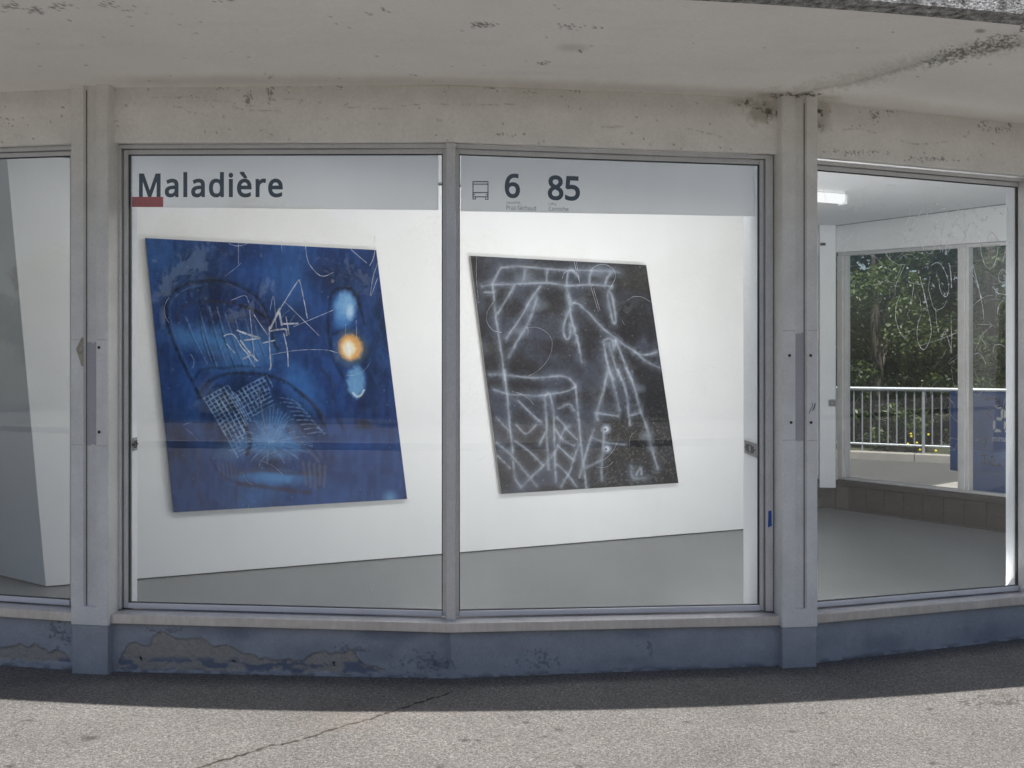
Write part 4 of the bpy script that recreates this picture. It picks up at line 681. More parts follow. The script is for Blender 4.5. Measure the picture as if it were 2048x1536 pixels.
# ---------------------------------------------------------------- lettering outlines (thousandths of an em)
GLYPH = {"Maladière":[[316,-21,127,481,162,481,161,492,162,478,163,462,163,445,164,427,165,408,165,388,165,368,165,347,165,-21,57,-21,57,594,199,594,375,124,350,124,529,594,671,594,671,-21,557,-21,557,352,557,371,558,390,558,408,559,427,559,444,560,461,562,480,595,480,404,-21],[1004,458,1055,454,1099,441,1134,418,1159,385,1174,343,1178,294,1178,-21,1089,-21,1075,40,1099,40,1092,32,1078,18,1064,5,1048,-6,1031,-14,1012,-21,992,-26,969,-28,944,-29,917,-27,891,-22,867,-14,844,-1,825,16,809,37,797,61,790,89,788,120,795,165,815,205,848,236,892,258,948,272,1014,278,1067,279,1067,284,1065,313,1059,332,1050,344,1038,352,1021,357,999,359,979,358,960,355,941,350,923,343,905,336,867,319,830,410,868,429,892,438,918,446,945,453,974,457],[1025,187,979,183,946,175,925,165,913,153,906,138,903,118,905,102,910,91,918,82,929,76,943,72,961,70,991,73,1016,81,1037,95,1053,114,1063,139,1067,173,1067,188],[1427,-21,1314,-21,1314,630,1427,630],[1750,458,1802,454,1846,441,1881,418,1906,385,1921,343,1925,294,1925,-21,1836,-21,1822,40,1846,40,1839,32,1825,18,1811,5,1795,-6,1777,-14,1759,-21,1738,-26,1716,-28,1691,-29,1664,-27,1638,-22,1613,-14,1591,-1,1571,16,1556,37,1544,61,1537,89,1535,120,1541,165,1561,205,1594,236,1639,258,1695,272,1761,278,1814,279,1814,284,1812,313,1806,332,1797,344,1785,352,1768,357,1746,359,1726,358,1707,355,1688,350,1669,343,1651,336,1614,319,1576,410,1615,429,1638,438,1664,446,1692,453,1721,457],[1772,187,1726,183,1693,175,1672,165,1660,153,1653,138,1650,118,1652,102,1657,91,1664,82,1676,76,1690,72,1707,70,1737,73,1763,81,1784,95,1800,114,1810,139,1813,173,1813,188],[2234,-29,2179,-22,2131,-1,2090,34,2060,82,2043,143,2037,214,2043,286,2060,346,2090,395,2131,431,2180,452,2234,459,2259,458,2281,455,2300,449,2319,442,2335,434,2350,423,2363,412,2375,400,2379,395,2350,395,2350,404,2348,417,2348,428,2347,438,2347,630,2460,630,2460,-21,2365,-21,2354,37,2379,37,2375,32,2363,20,2350,8,2335,-3,2319,-12,2300,-19,2280,-25,2258,-28],[2246,72,2282,75,2307,85,2325,101,2337,124,2345,158,2348,201,2348,213,2345,260,2337,297,2325,325,2308,343,2282,354,2245,358,2217,354,2195,342,2177,322,2164,293,2155,257,2152,213,2155,168,2164,132,2177,105,2194,87,2217,76],[2712,451,2712,-21,2599,-21,2599,451],[2657,612,2672,610,2686,605,2699,596,2710,582,2717,565,2718,546,2717,528,2710,511,2700,497,2686,488,2672,482,2657,480,2640,482,2625,488,2612,497,2601,511,2595,528,2594,546,2595,565,2601,582,2612,596,2626,605,2641,610],[3038,459,3077,456,3112,447,3144,432,3172,411,3195,386,3213,355,3226,321,3234,284,3236,244,3236,180,2945,180,2947,161,2957,129,2974,105,2996,88,3024,77,3059,73,3083,74,3106,76,3126,80,3146,86,3167,93,3217,113,3217,6,3182,-8,3159,-16,3136,-22,3111,-26,3084,-28,3055,-29,3013,-26,2974,-17,2937,-2,2905,20,2878,48,2856,81,2840,120,2830,164,2827,212,2830,259,2838,303,2853,342,2873,376,2897,405,2927,428,2961,445,2998,456],[3038,359,3011,356,2990,347,2973,333,2959,313,2949,287,2948,278,3120,278,3120,279,3116,297,3111,313,3104,327,3095,338,3085,347,3072,353,3057,358],[3025,635,3037,612,3045,599,3053,585,3061,571,3070,557,3080,544,3089,531,3098,519,3111,503,3111,465,3035,465,3019,478,3009,487,2997,497,2986,508,2975,520,2963,531,2952,543,2942,554,2933,566,2924,576,2917,586,2907,600,2907,635],[3570,459,3598,458,3608,457,3617,455,3644,450,3630,344,3586,351,3579,352,3572,353,3566,353,3552,352,3539,349,3527,344,3515,338,3504,329,3493,320,3484,308,3476,296,3470,281,3465,266,3462,248,3461,229,3461,-21,3349,-21,3349,451,3446,451,3454,372,3427,372,3431,379,3443,395,3456,410,3472,424,3488,435,3507,445,3527,453,3548,457],[3912,459,3950,456,3986,447,4018,432,4045,411,4068,386,4087,355,4100,321,4107,284,4110,244,4110,180,3818,180,3820,161,3831,129,3847,105,3869,88,3897,77,3933,73,3957,74,3979,76,4000,80,4020,86,4040,93,4091,113,4091,6,4055,-8,4032,-16,4009,-22,3985,-26,3958,-28,3928,-29,3886,-26,3847,-17,3811,-2,3778,20,3751,48,3729,81,3713,120,3704,164,3701,212,3703,259,3712,303,3726,342,3746,376,3771,405,3801,428,3834,445,3872,456],[3911,359,3885,356,3864,347,3847,333,3833,313,3823,287,3821,278,3993,278,3993,279,3990,297,3985,313,3977,327,3969,338,3958,347,3946,353,3930,358]],"6":[[20,244,21,270,22,296,24,321,27,346,31,371,37,395,44,419,52,442,62,465,74,486,88,507,103,526,121,543,141,559,163,573,187,584,213,593,242,600,273,603,306,605,316,604,325,604,335,604,346,603,356,602,366,600,375,599,401,592,401,481,363,492,356,494,349,495,341,497,333,498,325,498,316,499,308,499,284,498,262,495,243,490,226,483,212,474,199,464,187,453,177,440,169,426,161,410,155,393,150,375,146,355,143,334,140,312,140,315,107,315,107,315,115,325,124,335,135,344,146,353,159,360,172,367,187,372,203,377,219,380,237,382,255,382,282,381,307,377,331,369,354,359,374,346,392,330,408,311,421,290,432,266,439,241,444,214,445,184,444,153,439,124,431,96,420,71,406,48,389,27,370,9,348,-6,323,-17,297,-26,269,-30,239,-32,217,-31,195,-28,174,-22,153,-15,134,-5,115,7,98,22,82,38,68,57,56,78,45,101,36,126,29,153,24,181,21,212],[238,75,258,77,275,82,290,90,302,100,313,114,320,132,325,156,327,184,326,207,321,226,315,242,305,255,294,265,280,273,262,277,240,279,225,278,211,276,198,272,186,266,176,260,166,252,158,244,151,235,146,225,142,216,140,207,140,198,140,187,141,175,143,164,146,153,150,142,154,132,160,122,166,113,173,104,180,97,188,91,196,85,205,81,215,78,226,76]],"85":[[229,605,255,604,280,600,304,595,327,587,348,577,367,565,383,550,398,533,409,513,418,492,423,468,424,444,423,424,420,405,414,388,406,372,397,357,386,343,374,331,361,319,347,309,333,299,318,290,336,304,320,316,337,306,354,295,370,284,385,272,399,258,411,244,422,228,431,210,438,191,441,170,443,148,441,122,436,97,427,74,415,52,400,33,383,16,363,1,340,-11,315,-20,289,-27,261,-31,231,-32,199,-31,170,-27,142,-21,117,-12,94,0,73,14,56,31,41,50,30,71,22,95,17,119,15,146,16,168,20,188,26,208,35,226,45,242,57,257,70,270,85,283,100,294,115,304,131,313,112,301,131,287,117,297,104,307,91,318,79,330,68,343,58,357,49,372,42,388,38,406,35,425,34,444,35,469,40,492,49,513,61,533,75,550,92,564,111,577,132,587,154,595,178,600,203,604],[132,146,134,130,138,116,145,104,154,94,167,85,183,78,204,74,229,72,254,74,274,78,290,85,303,94,313,105,320,117,324,131,326,148,325,158,323,167,320,175,315,183,309,191,301,199,291,207,280,215,268,222,253,229,238,236,221,243,217,244,210,241,196,233,183,226,171,218,162,210,154,202,147,194,142,186,138,177,135,167,133,157],[228,500,210,498,194,495,181,490,170,483,161,475,156,466,152,455,151,441,151,430,153,420,156,412,161,405,166,398,173,391,182,384,191,378,203,371,215,365,228,359,232,357,235,358,247,364,258,370,268,377,277,383,285,390,291,397,297,405,301,412,304,421,306,430,306,441,305,455,301,466,296,475,288,483,277,490,263,495,247,498],[680,375,710,374,739,370,766,363,791,353,814,340,835,325,853,307,868,287,881,264,889,239,894,212,896,183,894,151,889,122,880,94,867,68,850,45,831,25,808,7,783,-7,755,-18,725,-26,692,-31,658,-32,635,-31,612,-30,591,-27,570,-24,550,-19,531,-13,513,-6,485,9,485,130,535,103,550,96,567,91,585,85,604,81,623,78,641,77,658,76,677,77,694,79,709,83,723,87,735,94,745,101,754,109,762,119,767,130,772,143,775,158,775,175,774,198,769,216,760,231,749,244,734,254,714,261,688,266,656,268,645,268,634,267,621,266,608,264,595,262,583,260,572,258,554,254,498,290,522,597,856,597,856,484,627,484,617,371,625,372,637,373,651,374,665,375]],"minutes":[[540,446,606,436,655,406,684,354,693,280,693,-8,607,-8,607,276,602,319,588,347,564,364,528,370,477,362,445,337,426,296,419,237,419,-8,334,-8,334,276,331,306,325,330,314,348,299,360,279,368,253,370,217,366,190,354,171,334,157,305,149,268,147,223,147,-8,60,-8,60,438,132,438,142,379,135,379,149,397,168,415,190,429,214,438,240,444,266,446,314,441,353,427,384,403,402,374,398,374,422,404,457,427,497,441],[897,438,897,-8,810,-8,810,438],[854,599,872,596,888,586,899,569,903,546,899,523,888,507,872,496,854,493,835,496,819,507,808,524,804,546,808,569,819,586,835,596],[1232,446,1302,436,1354,406,1385,354,1395,280,1395,-8,1310,-8,1310,275,1304,318,1288,347,1262,364,1221,370,1164,361,1129,333,1110,288,1103,223,1103,-8,1017,-8,1017,438,1088,438,1099,379,1092,379,1107,397,1127,415,1151,429,1177,438,1204,444],[1888,438,1888,-8,1815,-8,1805,49,1812,49,1799,31,1778,13,1754,0,1728,-9,1700,-14,1672,-16,1623,-12,1582,1,1550,24,1526,56,1512,97,1508,148,1508,438,1595,438,1595,154,1601,111,1616,82,1643,65,1683,59,1723,63,1754,75,1775,96,1790,124,1798,161,1801,206,1801,438],[2160,58,2175,58,2191,60,2206,63,2228,69,2228,-1,2208,-8,2189,-12,2168,-15,2147,-16,2114,-13,2082,-4,2054,13,2032,40,2018,77,2014,125,2014,367,1953,367,1953,414,2016,443,2045,536,2100,536,2100,438,2225,438,2225,367,2100,367,2100,127,2105,95,2117,74,2136,62],[2471,446,2525,440,2571,421,2608,390,2635,350,2651,300,2657,244,2657,193,2364,193,2372,140,2398,96,2438,69,2492,60,2529,62,2562,68,2594,77,2638,93,2638,15,2599,0,2566,-9,2530,-14,2488,-16,2429,-10,2377,10,2333,42,2300,87,2280,144,2273,212,2280,279,2298,336,2327,383,2367,417,2416,439],[2471,372,2429,364,2397,342,2375,306,2366,265,2566,265,2564,290,2556,318,2543,341,2525,358,2501,368],[3046,119,3040,78,3023,44,2996,18,2960,-1,2917,-12,2866,-16,2824,-14,2787,-9,2755,0,2723,14,2723,96,2763,79,2796,67,2831,60,2868,57,2912,61,2941,73,2956,90,2961,113,2960,125,2954,137,2943,148,2925,160,2898,173,2861,188,2822,204,2788,221,2761,239,2740,262,2727,290,2722,324,2734,376,2770,415,2824,438,2891,446,2931,444,2967,438,3001,429,3039,413,3009,343,2974,356,2946,364,2917,370,2887,372,2851,369,2825,359,2811,345,2806,328,2808,314,2815,303,2827,292,2847,281,2875,268,2912,254,2950,238,2982,222,3009,203,3029,180,3042,152]],"Lausanne,":[[82,4,82,569,146,569,146,60,396,60,396,4],[651,433,718,425,765,400,792,356,801,292,801,4,757,4,743,65,735,65,715,42,696,25,676,12,653,3,626,-2,593,-4,557,-1,525,9,498,26,478,50,465,81,461,119,473,174,510,215,573,242,663,253,740,255,740,285,734,332,716,362,686,379,647,384,614,382,582,374,552,363,528,353,510,398,537,411,572,422,611,430],[672,212,603,204,559,185,534,157,526,119,532,86,550,63,576,49,609,45,660,53,702,76,730,116,739,171,739,214],[1294,426,1294,4,1243,4,1233,61,1224,61,1208,39,1189,23,1167,11,1142,3,1117,-2,1090,-4,1043,0,1005,12,976,32,955,61,942,100,937,149,937,426,1001,426,1001,153,1007,107,1025,73,1056,53,1100,46,1144,51,1178,65,1203,88,1219,120,1228,160,1231,206,1231,426],[1710,119,1705,82,1690,51,1665,28,1632,10,1591,0,1542,-4,1501,-2,1466,3,1435,12,1411,22,1411,77,1434,67,1468,56,1506,48,1544,45,1591,49,1624,63,1643,84,1650,112,1647,129,1640,143,1627,157,1607,170,1579,184,1541,199,1503,215,1470,231,1445,248,1426,269,1414,293,1411,324,1421,370,1453,405,1504,427,1568,434,1605,432,1640,426,1673,417,1700,407,1679,358,1654,367,1625,376,1594,382,1563,384,1524,381,1495,370,1476,352,1470,328,1473,310,1481,295,1496,282,1517,270,1546,257,1583,242,1621,227,1652,211,1677,194,1695,174,1706,149],[1981,433,2048,425,2094,400,2121,356,2131,292,2131,4,2087,4,2073,65,2065,65,2045,42,2026,25,2006,12,1982,3,1955,-2,1922,-4,1886,-1,1855,9,1828,26,1808,50,1795,81,1791,119,1803,174,1840,215,1902,242,1993,253,2070,255,2070,285,2064,332,2045,362,2016,379,1977,384,1943,382,1911,374,1882,363,1858,353,1839,398,1866,411,1902,422,1940,430],[2001,212,1933,204,1888,185,1864,157,1856,119,1861,86,1879,63,1906,49,1938,45,1989,53,2032,76,2060,116,2069,171,2069,214],[2475,434,2541,425,2588,398,2617,350,2626,280,2626,4,2565,4,2565,275,2559,322,2540,356,2509,376,2464,383,2402,372,2362,341,2341,290,2334,223,2334,4,2272,4,2272,426,2321,426,2332,367,2341,367,2358,389,2377,405,2399,418,2423,427,2448,432],[2970,434,3037,425,3084,398,3112,350,3122,280,3122,4,3060,4,3060,275,3054,322,3036,356,3004,376,2960,383,2898,372,2858,341,2837,290,2830,223,2830,4,2767,4,2767,426,2817,426,2827,367,2837,367,2854,389,2873,405,2895,418,2919,427,2944,432],[3425,434,3475,428,3518,410,3552,382,3577,344,3593,298,3598,244,3598,205,3303,205,3314,136,3342,87,3387,58,3445,48,3484,50,3519,56,3551,65,3579,76,3579,23,3549,11,3517,3,3483,-2,3442,-4,3385,2,3336,20,3295,51,3265,93,3245,147,3239,212,3245,276,3262,331,3290,375,3327,407,3373,427],[3424,384,3377,376,3341,350,3317,310,3305,253,3533,253,3530,293,3521,323,3506,348,3485,368,3458,380],[3793,84,3785,56,3775,25,3763,-8,3751,-41,3737,-72,3726,-99,3681,-99,3688,-73,3696,-39,3703,-4,3710,30,3715,63,3720,89,3789,89]],"Praz-Séchaud":[[229,571,326,560,392,527,430,475,442,404,439,370,431,337,416,307,393,280,363,257,323,240,275,229,216,225,148,225,148,2,80,2,80,571],[223,513,148,513,148,283,208,283,258,286,299,294,331,310,354,332,367,363,372,401,363,450,336,485,289,506],[754,436,780,435,793,433,802,431,794,370,773,374,761,375,749,376,724,373,701,365,679,352,660,335,644,314,632,289,624,261,622,229,622,2,555,2,555,428,609,428,617,349,623,349,639,373,657,394,677,411,700,424,726,433],[1047,435,1115,426,1162,401,1190,357,1199,293,1199,2,1152,2,1138,63,1132,63,1113,41,1094,24,1073,10,1050,1,1022,-4,989,-6,953,-3,920,7,893,24,873,49,860,80,855,119,868,175,905,217,968,244,1059,255,1134,257,1134,285,1128,331,1111,361,1082,377,1043,382,1010,380,979,372,949,361,923,350,903,399,932,412,968,424,1007,432],[1068,210,1000,202,956,184,932,156,924,119,930,87,947,64,973,51,1005,47,1055,55,1097,77,1124,116,1134,171,1134,212],[1610,2,1300,2,1300,46,1532,377,1313,377,1313,428,1604,428,1604,378,1375,53,1610,53],[1677,186,1677,244,1867,244,1867,186],[2302,153,2296,106,2277,67,2248,36,2207,13,2158,-1,2099,-6,2068,-5,2038,-3,2010,1,1985,6,1963,13,1944,21,1944,85,1974,74,2014,63,2057,55,2103,53,2142,55,2175,64,2200,78,2219,97,2230,120,2234,147,2231,173,2221,195,2205,214,2179,231,2144,248,2098,266,2063,281,2033,296,2008,312,1988,331,1972,352,1961,376,1954,403,1951,435,1957,476,1974,512,2002,540,2038,561,2082,574,2132,579,2177,576,2219,570,2256,560,2288,547,2267,489,2238,500,2204,510,2168,517,2131,519,2097,517,2070,509,2048,496,2033,479,2024,458,2020,434,2024,407,2033,385,2049,366,2073,350,2105,333,2147,317,2193,297,2232,277,2262,254,2284,227,2297,194],[2576,436,2627,430,2670,412,2704,383,2730,345,2746,298,2751,244,2751,203,2456,203,2467,136,2494,89,2538,60,2596,50,2635,52,2669,58,2701,67,2732,79,2732,21,2700,9,2668,1,2634,-4,2593,-6,2536,0,2486,19,2445,49,2414,92,2394,146,2388,212,2394,277,2411,332,2439,376,2477,409,2523,429],[2575,382,2529,374,2494,349,2470,310,2458,255,2681,255,2678,292,2670,322,2655,347,2635,366,2608,378],[2687,607,2678,595,2666,580,2652,564,2636,547,2620,530,2604,514,2588,500,2573,488,2530,488,2530,495,2542,511,2555,531,2569,552,2583,574,2596,595,2605,612,2687,612],[3035,-6,2981,0,2934,17,2895,46,2865,88,2846,144,2840,213,2847,284,2866,341,2897,383,2937,413,2985,430,3039,436,3071,434,3102,429,3130,422,3150,413,3130,359,3110,365,3086,372,3061,376,3038,378,2998,373,2965,359,2940,336,2923,304,2912,263,2909,213,2912,165,2923,125,2940,93,2964,70,2996,56,3034,51,3067,53,3096,58,3122,66,3143,75,3143,17,3122,7,3097,0,3068,-5],[3316,431,3315,415,3314,400,3311,368,3319,368,3335,390,3354,406,3376,418,3400,428,3426,433,3452,435,3500,431,3538,419,3568,398,3590,369,3603,330,3607,280,3607,2,3542,2,3542,275,3536,321,3518,354,3487,374,3444,381,3400,376,3367,362,3343,339,3327,308,3318,269,3316,222,3316,2,3249,2,3249,607,3316,607],[3905,435,3973,426,4020,401,4048,357,4057,293,4057,2,4010,2,3996,63,3990,63,3971,41,3952,24,3931,10,3908,1,3880,-4,3847,-6,3811,-3,3778,7,3751,24,3731,49,3718,80,3713,119,3726,175,3763,217,3827,244,3918,255,3992,257,3992,285,3986,331,3969,361,3940,377,3901,382,3868,380,3837,372,3807,361,3781,350,3761,399,3790,412,3826,424,3865,432],[3926,210,3858,202,3814,184,3790,156,3782,119,3788,87,3805,64,3831,51,3863,47,3913,55,3955,77,3982,116,3992,171,3992,212],[4550,428,4550,2,4496,2,4485,59,4479,59,4463,38,4444,22,4422,9,4397,1,4371,-4,4344,-6,4297,-2,4259,10,4229,31,4207,60,4194,99,4190,148,4190,428,4257,428,4257,153,4263,108,4281,75,4311,55,4354,49,4398,53,4431,67,4456,90,4471,121,4480,160,4483,206,4483,428],[4841,-6,4769,8,4714,49,4678,118,4666,214,4678,311,4714,380,4770,422,4841,436,4872,434,4899,428,4922,418,4942,405,4959,390,4973,372,4981,372,4978,406,4977,424,4976,438,4976,607,5043,607,5043,2,4990,2,4979,60,4973,60,4959,42,4942,26,4922,13,4899,3,4872,-4],[4852,48,4910,58,4949,87,4970,134,4977,200,4977,213,4970,285,4950,338,4912,370,4851,381,4800,370,4764,335,4742,281,4735,213,4742,144,4764,92,4800,59]],"Lutry,":[[82,4,82,569,146,569,146,60,396,60,396,4],[844,426,844,4,793,4,783,61,774,61,758,39,739,23,717,11,693,3,667,-2,640,-4,594,0,556,12,526,32,505,61,492,100,488,149,488,426,551,426,551,153,557,107,575,73,606,53,650,46,694,51,728,65,753,88,769,120,778,160,781,206,781,426],[1127,46,1144,46,1161,49,1176,52,1184,53,1184,8,1173,4,1155,0,1135,-3,1116,-4,1084,-1,1055,7,1030,23,1011,46,998,80,994,125,994,379,933,379,933,406,994,434,1021,524,1056,524,1056,426,1180,426,1180,379,1056,379,1056,126,1061,91,1076,66,1099,51],[1474,434,1500,433,1513,431,1520,430,1512,373,1493,376,1481,377,1469,378,1444,375,1420,367,1398,354,1379,337,1363,315,1350,290,1343,261,1340,230,1340,4,1277,4,1277,426,1328,426,1336,347,1345,347,1361,372,1378,392,1398,409,1421,423,1446,431],[1543,426,1610,426,1702,184,1717,142,1723,123,1729,104,1734,85,1739,64,1748,64,1755,90,1764,119,1775,152,1786,185,1872,426,1940,426,1757,-58,1740,-95,1721,-127,1699,-153,1673,-172,1642,-184,1604,-188,1586,-188,1571,-186,1549,-183,1549,-135,1566,-137,1579,-138,1593,-139,1617,-136,1637,-129,1655,-117,1670,-101,1682,-82,1692,-60,1715,-2],[2095,84,2087,56,2077,25,2066,-8,2053,-41,2040,-72,2028,-99,1983,-99,1990,-73,1998,-39,2005,-4,2012,30,2018,63,2022,89,2092,89]],"Corniche":[[323,519,279,515,240,503,205,484,177,457,154,424,137,384,127,338,123,286,129,220,145,163,173,116,212,82,262,60,322,53,359,55,394,60,427,67,458,75,458,17,426,7,393,0,356,-5,312,-6,232,3,167,30,116,73,80,132,58,203,51,287,55,349,69,405,91,455,121,497,160,532,207,557,262,573,324,579,367,576,409,570,447,559,479,546,452,489,426,499,395,510,360,517],[947,216,943,165,933,121,916,84,893,52,865,27,830,9,791,-2,748,-6,708,-2,670,9,637,27,609,52,585,84,568,121,557,165,553,216,559,281,577,336,606,379,645,410,694,429,751,436,805,429,853,410,892,379,922,335,940,281],[622,216,625,168,635,127,652,94,677,69,710,54,750,49,790,54,822,69,847,94,864,127,874,168,878,216,874,264,864,304,847,336,822,361,790,376,749,381,691,370,652,336,629,284],[1261,436,1287,435,1300,433,1309,431,1301,370,1280,374,1267,375,1256,376,1231,373,1208,365,1186,352,1167,335,1151,314,1139,289,1131,261,1129,229,1129,2,1062,2,1062,428,1116,428,1124,349,1130,349,1146,373,1163,394,1184,411,1207,424,1233,433],[1598,436,1665,427,1713,399,1742,351,1752,280,1752,2,1686,2,1686,275,1680,321,1662,354,1632,374,1588,381,1527,370,1488,340,1467,290,1460,223,1460,2,1393,2,1393,428,1447,428,1457,369,1464,369,1480,390,1500,407,1522,420,1546,429,1572,434],[1955,428,1955,2,1889,2,1889,428],[1923,589,1937,586,1950,579,1959,566,1962,546,1959,527,1950,514,1937,506,1923,503,1908,506,1895,514,1886,527,1883,546,1886,566,1895,579,1907,586],[2266,-6,2213,0,2166,17,2127,46,2097,88,2078,144,2072,213,2078,284,2098,341,2129,383,2169,413,2217,430,2271,436,2303,434,2334,429,2361,422,2382,413,2361,359,2342,365,2318,372,2293,376,2269,378,2229,373,2197,359,2172,336,2154,304,2144,263,2141,213,2144,165,2154,125,2172,93,2196,70,2227,56,2265,51,2299,53,2328,58,2354,66,2375,75,2375,17,2353,7,2329,0,2300,-5],[2547,431,2547,415,2546,400,2543,368,2551,368,2567,390,2586,406,2608,418,2632,428,2657,433,2684,435,2731,431,2770,419,2800,398,2822,369,2835,330,2839,280,2839,2,2773,2,2773,275,2768,321,2750,354,2719,374,2675,381,2632,376,2599,362,2575,339,2559,308,2550,269,2547,222,2547,2,2481,2,2481,607,2547,607],[3140,436,3191,430,3234,412,3269,383,3294,345,3310,298,3316,244,3316,203,3021,203,3031,136,3059,89,3103,60,3160,50,3199,52,3233,58,3266,67,3296,79,3296,21,3265,9,3233,1,3198,-4,3157,-6,3100,0,3050,19,3009,49,2978,92,2959,146,2952,212,2958,277,2976,332,3004,376,3042,409,3087,429],[3139,382,3094,374,3058,349,3035,310,3022,255,3246,255,3243,292,3234,322,3220,347,3200,366,3173,378]]}
from mathutils.geometry import delaunay_2d_cdt
def glyph_mesh(name, body):
    """fill the outlines by winding number, so that overlapping strokes stay solid"""
    polys = [np.array(p, float).reshape(-1, 2) / 1000 for p in GLYPH[body]]; V = []; E = []
    for p in polys:
        n = len(V); V += [Vector(q) for q in p]; E += [(n + i, n + (i + 1) % len(p)) for i in range(len(p))]
    vo, _, fo, *_r = delaunay_2d_cdt(V, E, [], 0, 1e-5); keep = []
    for f in fo:
        c = sum((vo[i] for i in f), Vector((0, 0))) / len(f); wn = 0
        for p in polys:
            a = p; b = np.roll(p, -1, 0); cr = (b[:, 0] - a[:, 0]) * (c.y - a[:, 1]) - (c.x - a[:, 0]) * (b[:, 1] - a[:, 1])
            wn += int(((a[:, 1] <= c.y) & (b[:, 1] > c.y) & (cr > 0)).sum()) - int(((a[:, 1] > c.y) & (b[:, 1] <= c.y) & (cr < 0)).sum())
        if wn < 0: keep.append(tuple(f))
    me = bpy.data.meshes.new(name); me.from_pydata([(q.x, q.y, 0) for q in vo], [], keep); me.update(); return me, polys
def letters(F, body, o, x0, x1, ycap, ybase, mat, parent, name):
    """fit the word between x0 and x1, its first letter between ycap and ybase (photograph scale), flat on the facet"""
    me, polys = glyph_mesh(name, body); allp = np.concatenate(polys); mx0, mx1 = allp[:, 0].min(), allp[:, 0].max(); bot = polys[0][:, 1].min(); topy = polys[0][:, 1].max()
    a0, a1 = F.s_at(x0, o), F.s_at(x1, o); pz = F.px(x0, ycap, o); zc = pz.z - SH(pz.x); zb_ = F.px(x0, ybase, o).z - SH(pz.x)
    for v in me.vertices:
        v.co = F.P(a0 + (v.co.x - mx0) / (mx1 - mx0) * (a1 - a0), o, zb_ + (v.co.y - bot) / (topy - bot) * (zc - zb_))
    return put(name, me, mat, parent)
def pxquad(m, F, o, x0, x1, y0, y1): m.add([F.px(x, y, o) for x, y in ((x0, y1), (x1, y1), (x1, y0), (x0, y0))], [(0, 1, 2, 3)])
def sign_panel(F, cor, label):
    m = MB(); a = [F.px(x, y, .120) for x, y in cor]; nn = Vector((F.n.x, F.n.y, 0)) * .004
    m.prism(a, [p + nn for p in a]); return tag(m.build('sign_panel', M['sign']), label, 'sign', 'grey bus stop sign panels behind the shop glass')
sp1 = sign_panel(F2, [(264, 414), (876.5, 420), (876.5, 310.5), (264, 308.5)], 'grey sign panel reading Maladière above the blue painting')
letters(F2, 'Maladière', .1193, 278, 565.5, 347, 394.2, M['ink'], sp1, 'lettering')
m = MB(); pxquad(m, F2, .1187, 264, 326.5, 393.7, 414); m.build('red_stripe', M['red'], sp1)
sp2 = sign_panel(F3, [(922, 422), (1509, 432.5), (1509, 330.5), (922, 312)], 'grey sign panel with bus symbol and line numbers 6 and 85')
letters(F3, '6', .1193, 1009.5, 1040, 346.5, 396, M['ink'], sp2, 'line_number')
letters(F3, '85', .1193, 1095.5, 1160, 350, 400.2, M['ink'], sp2, 'line_number')
letters(F3, 'Lausanne,', .1193, 1012.5, 1041.5, 401.5, 407, M['ink'], sp2, 'small_lettering')
letters(F3, 'Praz-Séchaud', .1193, 1013, 1072, 410.7, 419.6, M['ink'], sp2, 'small_lettering')
letters(F3, 'Lutry,', .1193, 1097.3, 1113.5, 404, 409.8, M['ink'], sp2, 'small_lettering')
letters(F3, 'Corniche', .1193, 1097.5, 1137, 413, 421.6, M['ink'], sp2, 'small_lettering')
m = MB(); yo = lambda x: (x - 945) * .018
for (x0, x1, y0, y1) in [(945, 977, 362.3, 364.4), (945, 977, 367.3, 369.2), (945, 947, 364.4, 399), (975, 977, 364.4, 399), (947, 975, 384.2, 386.2), (947, 975, 392.6, 394.6), (947, 950.5, 388.2, 390), (971.5, 975, 388.2, 390), (947, 951.8, 397.3, 399), (950, 951.8, 394.6, 397.3), (970.2, 975, 397.3, 399), (970.2, 972, 394.6, 397.3)]:
    pxquad(m, F3, .1193, x0, x1, y0 + yo(x0), y1 + yo(x0))
m.build('bus_symbol', M['ink'], sp2)

# ---------------------------------------------------------------- partition wall and the two sheared canvases
WA = Vector((-3.217, 6.90)); WT = Vector((.9165, .4)).normalized(); WN = Vector((.4, -.9165)).normalized()     # foot of the wall, its run, its face normal
def wallray(x, y, off):
    d2 = Vector(((x - 1024) / FPX, 1)); d = (WA.dot(WN) + off) / d2.dot(WN); return at(x, y, d)
WL = 6.35; BK = Vector((-.49, .35)).normalized() * 2.2; LEAN = -.243
b0 = [WA, WA + WT * WL, WA + WT * WL + BK, WA + BK]
m = MB(); m.prism([(p.x, p.y, .038) for p in b0], [(p.x + WT.x * LEAN, p.y + WT.y * LEAN, 3.006) for p in b0])
tag(m.build('partition_wall', M['white'], bevel=.003), 'white freestanding gallery wall with a leaning left end inside the shop', 'wall')
m = MB(); q = [WA + WT * .02 - WN * .02, WA + WT * (WL - .02) - WN * .02, b0[2] - WT * .02 + WN * .01, b0[3] + WN * .01]
m.prism([(p.x, p.y, .03) for p in q], [(p.x, p.y, .0375) for p in q]); m.build('shadow_gap', M['rubber'], bpy.data.objects['partition_wall'])

